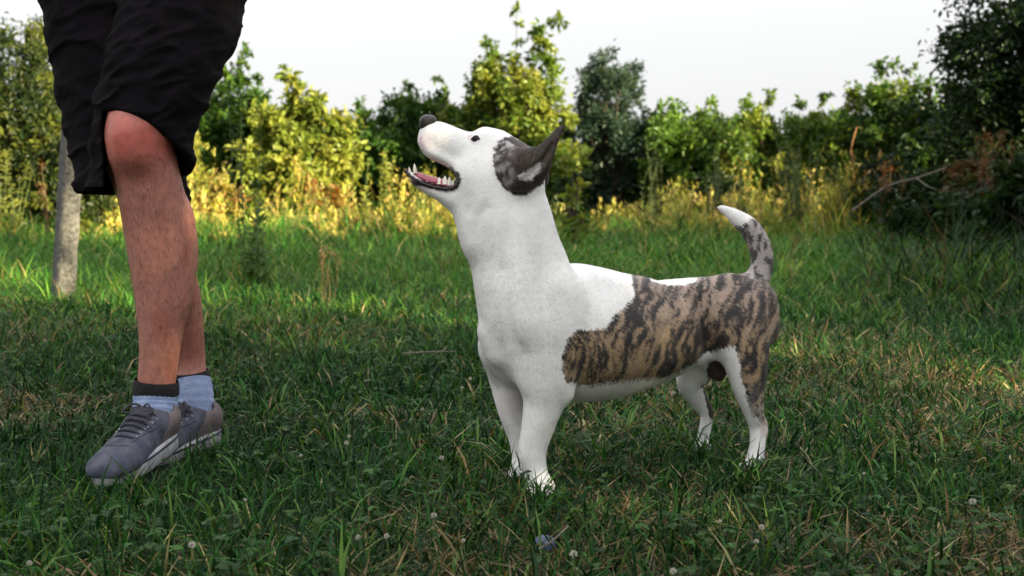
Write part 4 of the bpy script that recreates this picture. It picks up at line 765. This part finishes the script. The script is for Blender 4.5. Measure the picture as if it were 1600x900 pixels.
# ------------------------------------------------------------------ concrete post
M_conc = noise_mat('old_concrete', (0.045, 0.045, 0.043), (0.13, 0.128, 0.122), 70, 0.95, 0.9, bscale=160)
b0 = G(97, 475); hgt = 1.22; nseg = 46; hw = 0.040; rot = math.radians(38); dirv = norm(np.array([0.085, 0.03, 1.0])); Vp = []; r2 = np.random.default_rng(4)
base8 = [(-1, -0.8), (-0.8, -1), (0.8, -1), (1, -0.8), (1, 0.8), (0.8, 1), (-0.8, 1), (-1, 0.8)]
for i in range(nseg):
    t = i / (nseg - 1)
    for (ax_, ay_) in base8:
        s_ = hw * (1 - 0.03 * t) * (1 - 0.10 * max(0, r2.normal(0, 0.5)) * 0.55); u, v_ = ax_ * s_, ay_ * s_
        Vp.append(np.array([b0[0], b0[1], -0.03]) + dirv * hgt * t + np.array([u * math.cos(rot) - v_ * math.sin(rot), u * math.sin(rot) + v_ * math.cos(rot), 0]))
Fp = [(i * 8 + j, i * 8 + (j + 1) % 8, (i + 1) * 8 + (j + 1) % 8, (i + 1) * 8 + j) for i in range(nseg - 1) for j in range(8)]; m_ = (nseg - 1) * 8; Fp += [(m_, m_ + 1, m_ + 2, m_ + 3), (m_, m_ + 3, m_ + 4, m_ + 7), (m_ + 4, m_ + 5, m_ + 6, m_ + 7)]
tag(obj_local('concrete_post', np.array(Vp), np.array(Fp), M_conc, smooth=False), 'weathered grey concrete post leaning behind the walking legs', 'post')

# ------------------------------------------------------------------ weeds, flowers, sticks
def weed(name, label, px, d, top, n_st, spread, pal, L, asp=0.35, per_stem=26, lo=0.15, head=None, group=None, seed=0, thick=0.003, up=0.7, stemcol=None, dense_top=False):
    r = np.random.default_rng(seed + 900); base = P(px, 285, d); base[2] = float(ground_z([base[0]], [base[1]])[0]); H = P(px, top, d)[2]; parts = []
    LC, LA, LU, LL, LK = [], [], [], [], []; pal = np.array(pal)
    o = empty(name, tuple(base), label, 'plant', group)
    for i in range(n_st):
        h = H * r.uniform(0.72, 1.0) if i else H; a = r.uniform(0, 6.28); s = spread * r.uniform(0.2, 1.0) * (1 if i else 0.3)
        tip = base + [math.cos(a) * s, math.sin(a) * s * 0.7, h]; b0_ = base + [math.cos(a) * s * 0.15, math.sin(a) * s * 0.15, -0.02]; mid = (b0_ + tip) / 2 + r.normal(0, 0.05 * H, 3)
        p_ = catmull([b0_, mid, tip], 7); parts.append(tube(p_, np.linspace(thick, thick * 0.35, len(p_)), 5))
        t = r.uniform(lo, 1.0, per_stem) if not dense_top else 1 - r.random(per_stem) ** 1.7 * (1 - lo)
        pos = np.stack([np.interp(t * (len(p_) - 1), np.arange(len(p_)), p_[:, j]) for j in range(3)], 1)
        az = r.uniform(0, 6.28, per_stem); LC.append(pos); LA.append(np.stack([np.cos(az), np.sin(az), np.full(per_stem, up) + r.normal(0, 0.3, per_stem)], 1)); LU.append(np.tile([0.1, -0.3, 1.0], (per_stem, 1)) + r.normal(0, 0.3, (per_stem, 3)))
        LL.append(L * r.uniform(0.5, 1.2, per_stem) * (1.25 - 0.75 * t)); LK.append(pal[r.integers(0, len(pal), per_stem)] * r.uniform(0.7, 1.3, (per_stem, 1)))
        if head:
            k = 26; LC.append(tip + r.normal(0, head, (k, 3)) * [1, 1, 2.2]); LA.append(r.normal(0, 1, (k, 3)) + [0, 0, 0.6]); LU.append(r.normal(0, 1, (k, 3))); LL.append(np.full(k, head * 1.6)); LK.append(pal[r.integers(0, len(pal), k)] * r.uniform(0.6, 1.4, (k, 1)))
    V, F = join(parts); obj_local('stem', V, F, stemcol or M_stem, o)
    LL = np.concatenate(LL); V, F, C = leaves(np.vstack(LC), np.vstack(LA), np.vstack(LU), LL, LL * asp, np.vstack(LK)); obj_local('foliage', V, F, M_leaf, o, False, C); return o
M_stem = noise_mat('green_stem', (0.06, 0.10, 0.03), (0.11, 0.16, 0.05), 40, 0.7)
M_dry = noise_mat('dry_stem', (0.10, 0.06, 0.03), (0.20, 0.13, 0.07), 40, 0.85); M_orange = noise_mat('orange_stalk', (0.20, 0.09, 0.035), (0.30, 0.15, 0.06), 40, 0.85)
mug = [(0.10, 0.13, 0.06), (0.13, 0.155, 0.08), (0.07, 0.10, 0.045)]; gw = [(0.04, 0.09, 0.02), (0.06, 0.12, 0.03)]; yw = [(0.26, 0.27, 0.05), (0.20, 0.23, 0.04)]; dw = [(0.10, 0.07, 0.035), (0.17, 0.12, 0.06)]; rw = [(0.16, 0.06, 0.025), (0.13, 0.08, 0.03)]
weed('thin_weed', 'tall thin weed with wiry stems standing alone right of the legs', 383, 5.2, 118, 9, 0.16, gw, 0.045, 0.3, 34, 0.04, seed=1, thick=0.0017)
weed('leafy_weed', 'dark leafy weed at the foot of the tall thin weed', 392, 5.0, 300, 7, 0.10, gw, 0.06, 0.4, 20, 0.05, seed=2)
weed('dry_weed', 'dead brown weed with knobby heads in the grass facing the dog chest', 508, 4.2, 398, 5, 0.09, dw, 0.016, 0.5, 8, 0.5, head=0.007, seed=3, stemcol=M_dry, thick=0.0022)
weed('spike_weed', 'yellow flower spike plant rising from the tall grass below the dog muzzle', 601, 9.3, 236, 8, 0.16, yw, 0.07, 0.35, 60, 0.1, seed=4)
MG = 'grey green mugwort plants in the tall grass'
for i, (px, d, top, n_, sp, lab) in enumerate(((1022, 9.3, 212, 8, 0.12, 'grey green mugwort rising above the dog back'), (1118, 9.4, 232, 7, 0.13, 'mugwort standing behind the white tip of the tail'), (1156, 9.8, 228, 5, 0.08, 'slim mugwort just right of the white tail tip'),
        (1250, 8.9, 208, 16, 0.26, 'widest grey green mugwort clump of the meadow edge'), (1300, 9.6, 235, 5, 0.10, 'small mugwort next to the orange dead stalk'))):
    weed('mugwort', lab, px, d, top, n_, sp, mug, 0.05, 0.28, 70, 0.12, group=MG, seed=10 + i, up=1.3)
weed('seeding_grass', 'pale seeding grass clump left of the concrete post', 12, 7.6, 252, 10, 0.16, yw, 0.06, 0.2, 22, 0.3, head=0.014, seed=20)
weed('red_dock', 'reddish brown dock stalk beside the concrete post', 66, 7.4, 266, 2, 0.04, rw, 0.03, 0.5, 30, 0.3, head=0.014, seed=21, stemcol=M_dry)
weed('red_dock', 'reddish dock clump under the bare fallen branch', 1392, 8.2, 262, 5, 0.14, rw, 0.03, 0.5, 26, 0.3, head=0.014, seed=22, stemcol=M_dry)
weed('red_dock', 'rusty red stalks at the foot of the big dark tree', 1548, 7.2, 222, 7, 0.20, rw, 0.035, 0.5, 34, 0.4, head=0.014, seed=23, stemcol=M_dry)
weed('seeding_grass', 'yellow seeding clump beside the small yellowish bush', 1318, 8.7, 262, 10, 0.18, yw, 0.06, 0.25, 26, 0.2, head=0.014, seed=24)
weed('seeding_grass', 'yellow seeding clump behind the throat of the dog', 660, 8.8, 272, 9, 0.16, yw, 0.06, 0.25, 26, 0.2, head=0.014, seed=25)
weed('red_dock', 'reddish stalk in the rough grass right of the dog', 1262, 5.6, 372, 3, 0.20, rw, 0.02, 0.4, 30, 0.2, head=0.007, seed=26, stemcol=M_dry, thick=0.002)
weed('red_dock', 'thin brown stalk behind the dog chest, left of the neck', 690, 5.4, 360, 3, 0.12, dw, 0.02, 0.4, 20, 0.3, head=0.006, seed=27, stemcol=M_dry, thick=0.002)
def stick(name, label, pts, r0, r1, m, twigs=()):
    o = empty(name, tuple(pts[0]), label, 'branch'); p_ = catmull(pts, 6); obj_local('limb', *tube(p_, np.linspace(r0, r1, len(p_)), 7), m, o)
    for tw in twigs: q_ = catmull(tw, 4); obj_local('twig', *tube(q_, np.linspace(r1 * 1.1, r1 * 0.4, len(q_)), 5), m, o)
stick('dead_stalk', 'orange dead stalk standing upright before the hedge', [G(1336, 372), P(1333, 262, 9.6), P(1330, 232, 9.6), P(1339, 198, 9.6)], 0.008, 0.005, M_orange)
stick('bare_branch', 'bare pale fallen branch sticking out of the dark bush', [P(1330, 330, 7.5), P(1385, 292, 7.4), P(1432, 278, 7.35), P(1478, 262, 7.3)], 0.007, 0.004, M_stick, ([P(1385, 292, 7.4), P(1372, 276, 7.3), P(1362, 262, 7.3)], [P(1432, 278, 7.35), P(1448, 290, 7.25), P(1462, 296, 7.2)]))
stick('bare_branch', 'thin bare twig leaning below the pale fallen branch', [G(1428, 372), P(1412, 322, 7.2), P(1400, 296, 7.2)], 0.005, 0.003, M_stick)
stick('bare_branch', 'curved bare twig hanging at the foot of the big dark tree', [P(1576, 250, 6.9), P(1584, 275, 6.9), P(1583, 300, 6.9), G(1572, 402)], 0.005, 0.003, M_stick)
stick('ground_stick', 'short pale stick lying in the lawn between legs and dog', [G(628, 552, 0.045), G(672, 550, 0.052), G(712, 549, 0.045)], 0.0024, 0.0016, M_stick, ([G(690, 550, 0.05), G(700, 540, 0.06)],))
stick('ground_stick', 'dry pale stem lying across the blue cap', [G(842, 858, 0.035), G(862, 846, 0.042), G(888, 822, 0.05)], 0.0016, 0.0012, M_stick)
# white clover heads, each on its own stem
M_clover = noise_mat('clover_petal', (0.42, 0.40, 0.33), (0.62, 0.60, 0.54), 300, 0.8)
cl0 = None
def clover_mesh():
    r = np.random.default_rng(5); k = 70; u = norm(r.normal(0, 1, (k, 3)) + [0, 0, 0.35]); V, F, _ = leaves(u * 0.0028, u + [0, 0, 0.25], r.normal(0, 1, (k, 3)), np.full(k, 0.0068), np.full(k, 0.0030), np.ones((k, 3)), True)
    return np_mesh('flower_head', V, F, M_clover)
def stem_mesh(): V, F = tube(catmull([(0, 0, -0.075), (0.004, 0.002, -0.04), (0, 0, 0)], 4), 0.0009, 5); return np_mesh('stem', V, F, M_stem)
CLAB = {0: 'white clover flower in the lawn in front of the grey sneaker', 4: 'white clover flower right beside the blue bottle cap', 14: 'white clover flower just left of the dog forelegs', 16: 'white clover flower below the belly of the dog, behind the foreleg', 17: 'white clover flower below the belly of the dog, by the far hind leg', 21: 'white clover flower in the taller grass beside the dog neck'}
cm, sm = clover_mesh(), stem_mesh()
for i, (px, py) in enumerate(((383, 781), (678, 806), (604, 838), (724, 845), (896, 866), (1190, 824), (1182, 846), (1520, 784), (1052, 893), (545, 682), (612, 655), (735, 592), (722, 606), (708, 580), (786, 668), (541, 692), (1010, 617), (1052, 614), (690, 716), (46, 880), (1350, 740), (728, 398), (560, 840), (1125, 815), (300, 852), (660, 640), (470, 712))):
    p_ = G(px, py, 0.055); o = empty('clover_flower', (p_[0], p_[1], p_[2]), CLAB.get(i, 'small white clover flower head standing in the lawn'), 'flower', 'white clover flowers in the lawn')
    s_ = 0.30 + 0.32 * ((i * 37) % 10) / 10
    h_ = link('flower_head', cm, o); h_.scale = (s_, s_, s_); h_.rotation_euler = (0.3 * math.sin(i * 3.1), 0.3 * math.cos(i * 2.3), i); link('stem', sm, o)
# trefoil leaves low in the lawn
n = 3200; xy = free(clump(scatter(n, 1.15, 3.6), 150, 0.06, 0.85)); n = len(xy); hz = rng.uniform(0.012, 0.05, n); a0 = rng.uniform(0, 6.28, n); PV = []
cc = np.column_stack([xy, ground_z(xy[:, 0], xy[:, 1]) + hz]); col3 = mixcol(n, [(0.035, 0.095, 0.022), (0.055, 0.125, 0.03), (0.03, 0.075, 0.025)], (3, 2, 2)); tv, tf_, tc_, o_ = [], [], [], 0
for j in range(3):
    a_ = a0 + j * 2.094; ax = np.column_stack([np.cos(a_), np.sin(a_), rng.uniform(-0.2, 0.4, n)]); Ls = rng.uniform(0.007, 0.014, n); v, f, c = leaves(cc, ax, np.tile([0, 0, 1.0], (n, 1)) + rng.normal(0, 0.2, (n, 3)), Ls, Ls * 0.95, col3); tv.append(v); tf_.append(f + o_); tc_.append(c); o_ += len(v)
tag(obj_local('clover_leaves', np.vstack(tv), np.vstack(tf_), M_leaf, smooth=False, cols=np.vstack(tc_)), 'low clover leaves scattered through the lawn', 'clover', kind='stuff')
# blue bottle cap in the grass
M_cap = noise_mat('blue_cap_paint', (0.05, 0.07, 0.15), (0.12, 0.15, 0.26), 120, 0.4, 0.3); c0 = G(851, 847, 0.014); n_ = 42; ringv = []
for rr, zz, cr_ in ((0.0125, 0.0035, 0), (0.0132, 0.0028, 0), (0.0146, -0.0010, 0.25), (0.0152, -0.0034, 0.5), (0.0136, -0.0032, 0.5), (0.0120, 0.0020, 0)):
    t_ = np.linspace(0, 2 * np.pi, n_, endpoint=False); q_ = rr + 0.0011 * cr_ * np.cos(21 * t_); ringv.append(np.column_stack([q_ * np.cos(t_), q_ * np.sin(t_), np.full(n_, zz)]))
Vc = np.vstack(ringv + [np.array([[0, 0, 0.0037]]), np.array([[0, 0, 0.002]])]); tl = 0.25; Vc = np.column_stack([Vc[:, 0], Vc[:, 1] * math.cos(tl) - Vc[:, 2] * math.sin(tl), Vc[:, 1] * math.sin(tl) + Vc[:, 2] * math.cos(tl)])
Fc = [(i * n_ + j, i * n_ + (j + 1) % n_, (i + 1) * n_ + (j + 1) % n_, (i + 1) * n_ + j) for i in range(5) for j in range(n_)]; Fc += [(6 * n_, (j + 1) % n_, j) for j in range(n_)] + [(6 * n_ + 1, 5 * n_ + j, 5 * n_ + (j + 1) % n_) for j in range(n_)]
me = bpy.data.meshes.new('bottle_cap'); me.from_pydata(Vc.tolist(), [], Fc); me.materials.append(M_cap); o = link('bottle_cap', me); o.location = c0; tag(o, 'blue crimped bottle cap lying in the grass before the dog', 'bottle cap')
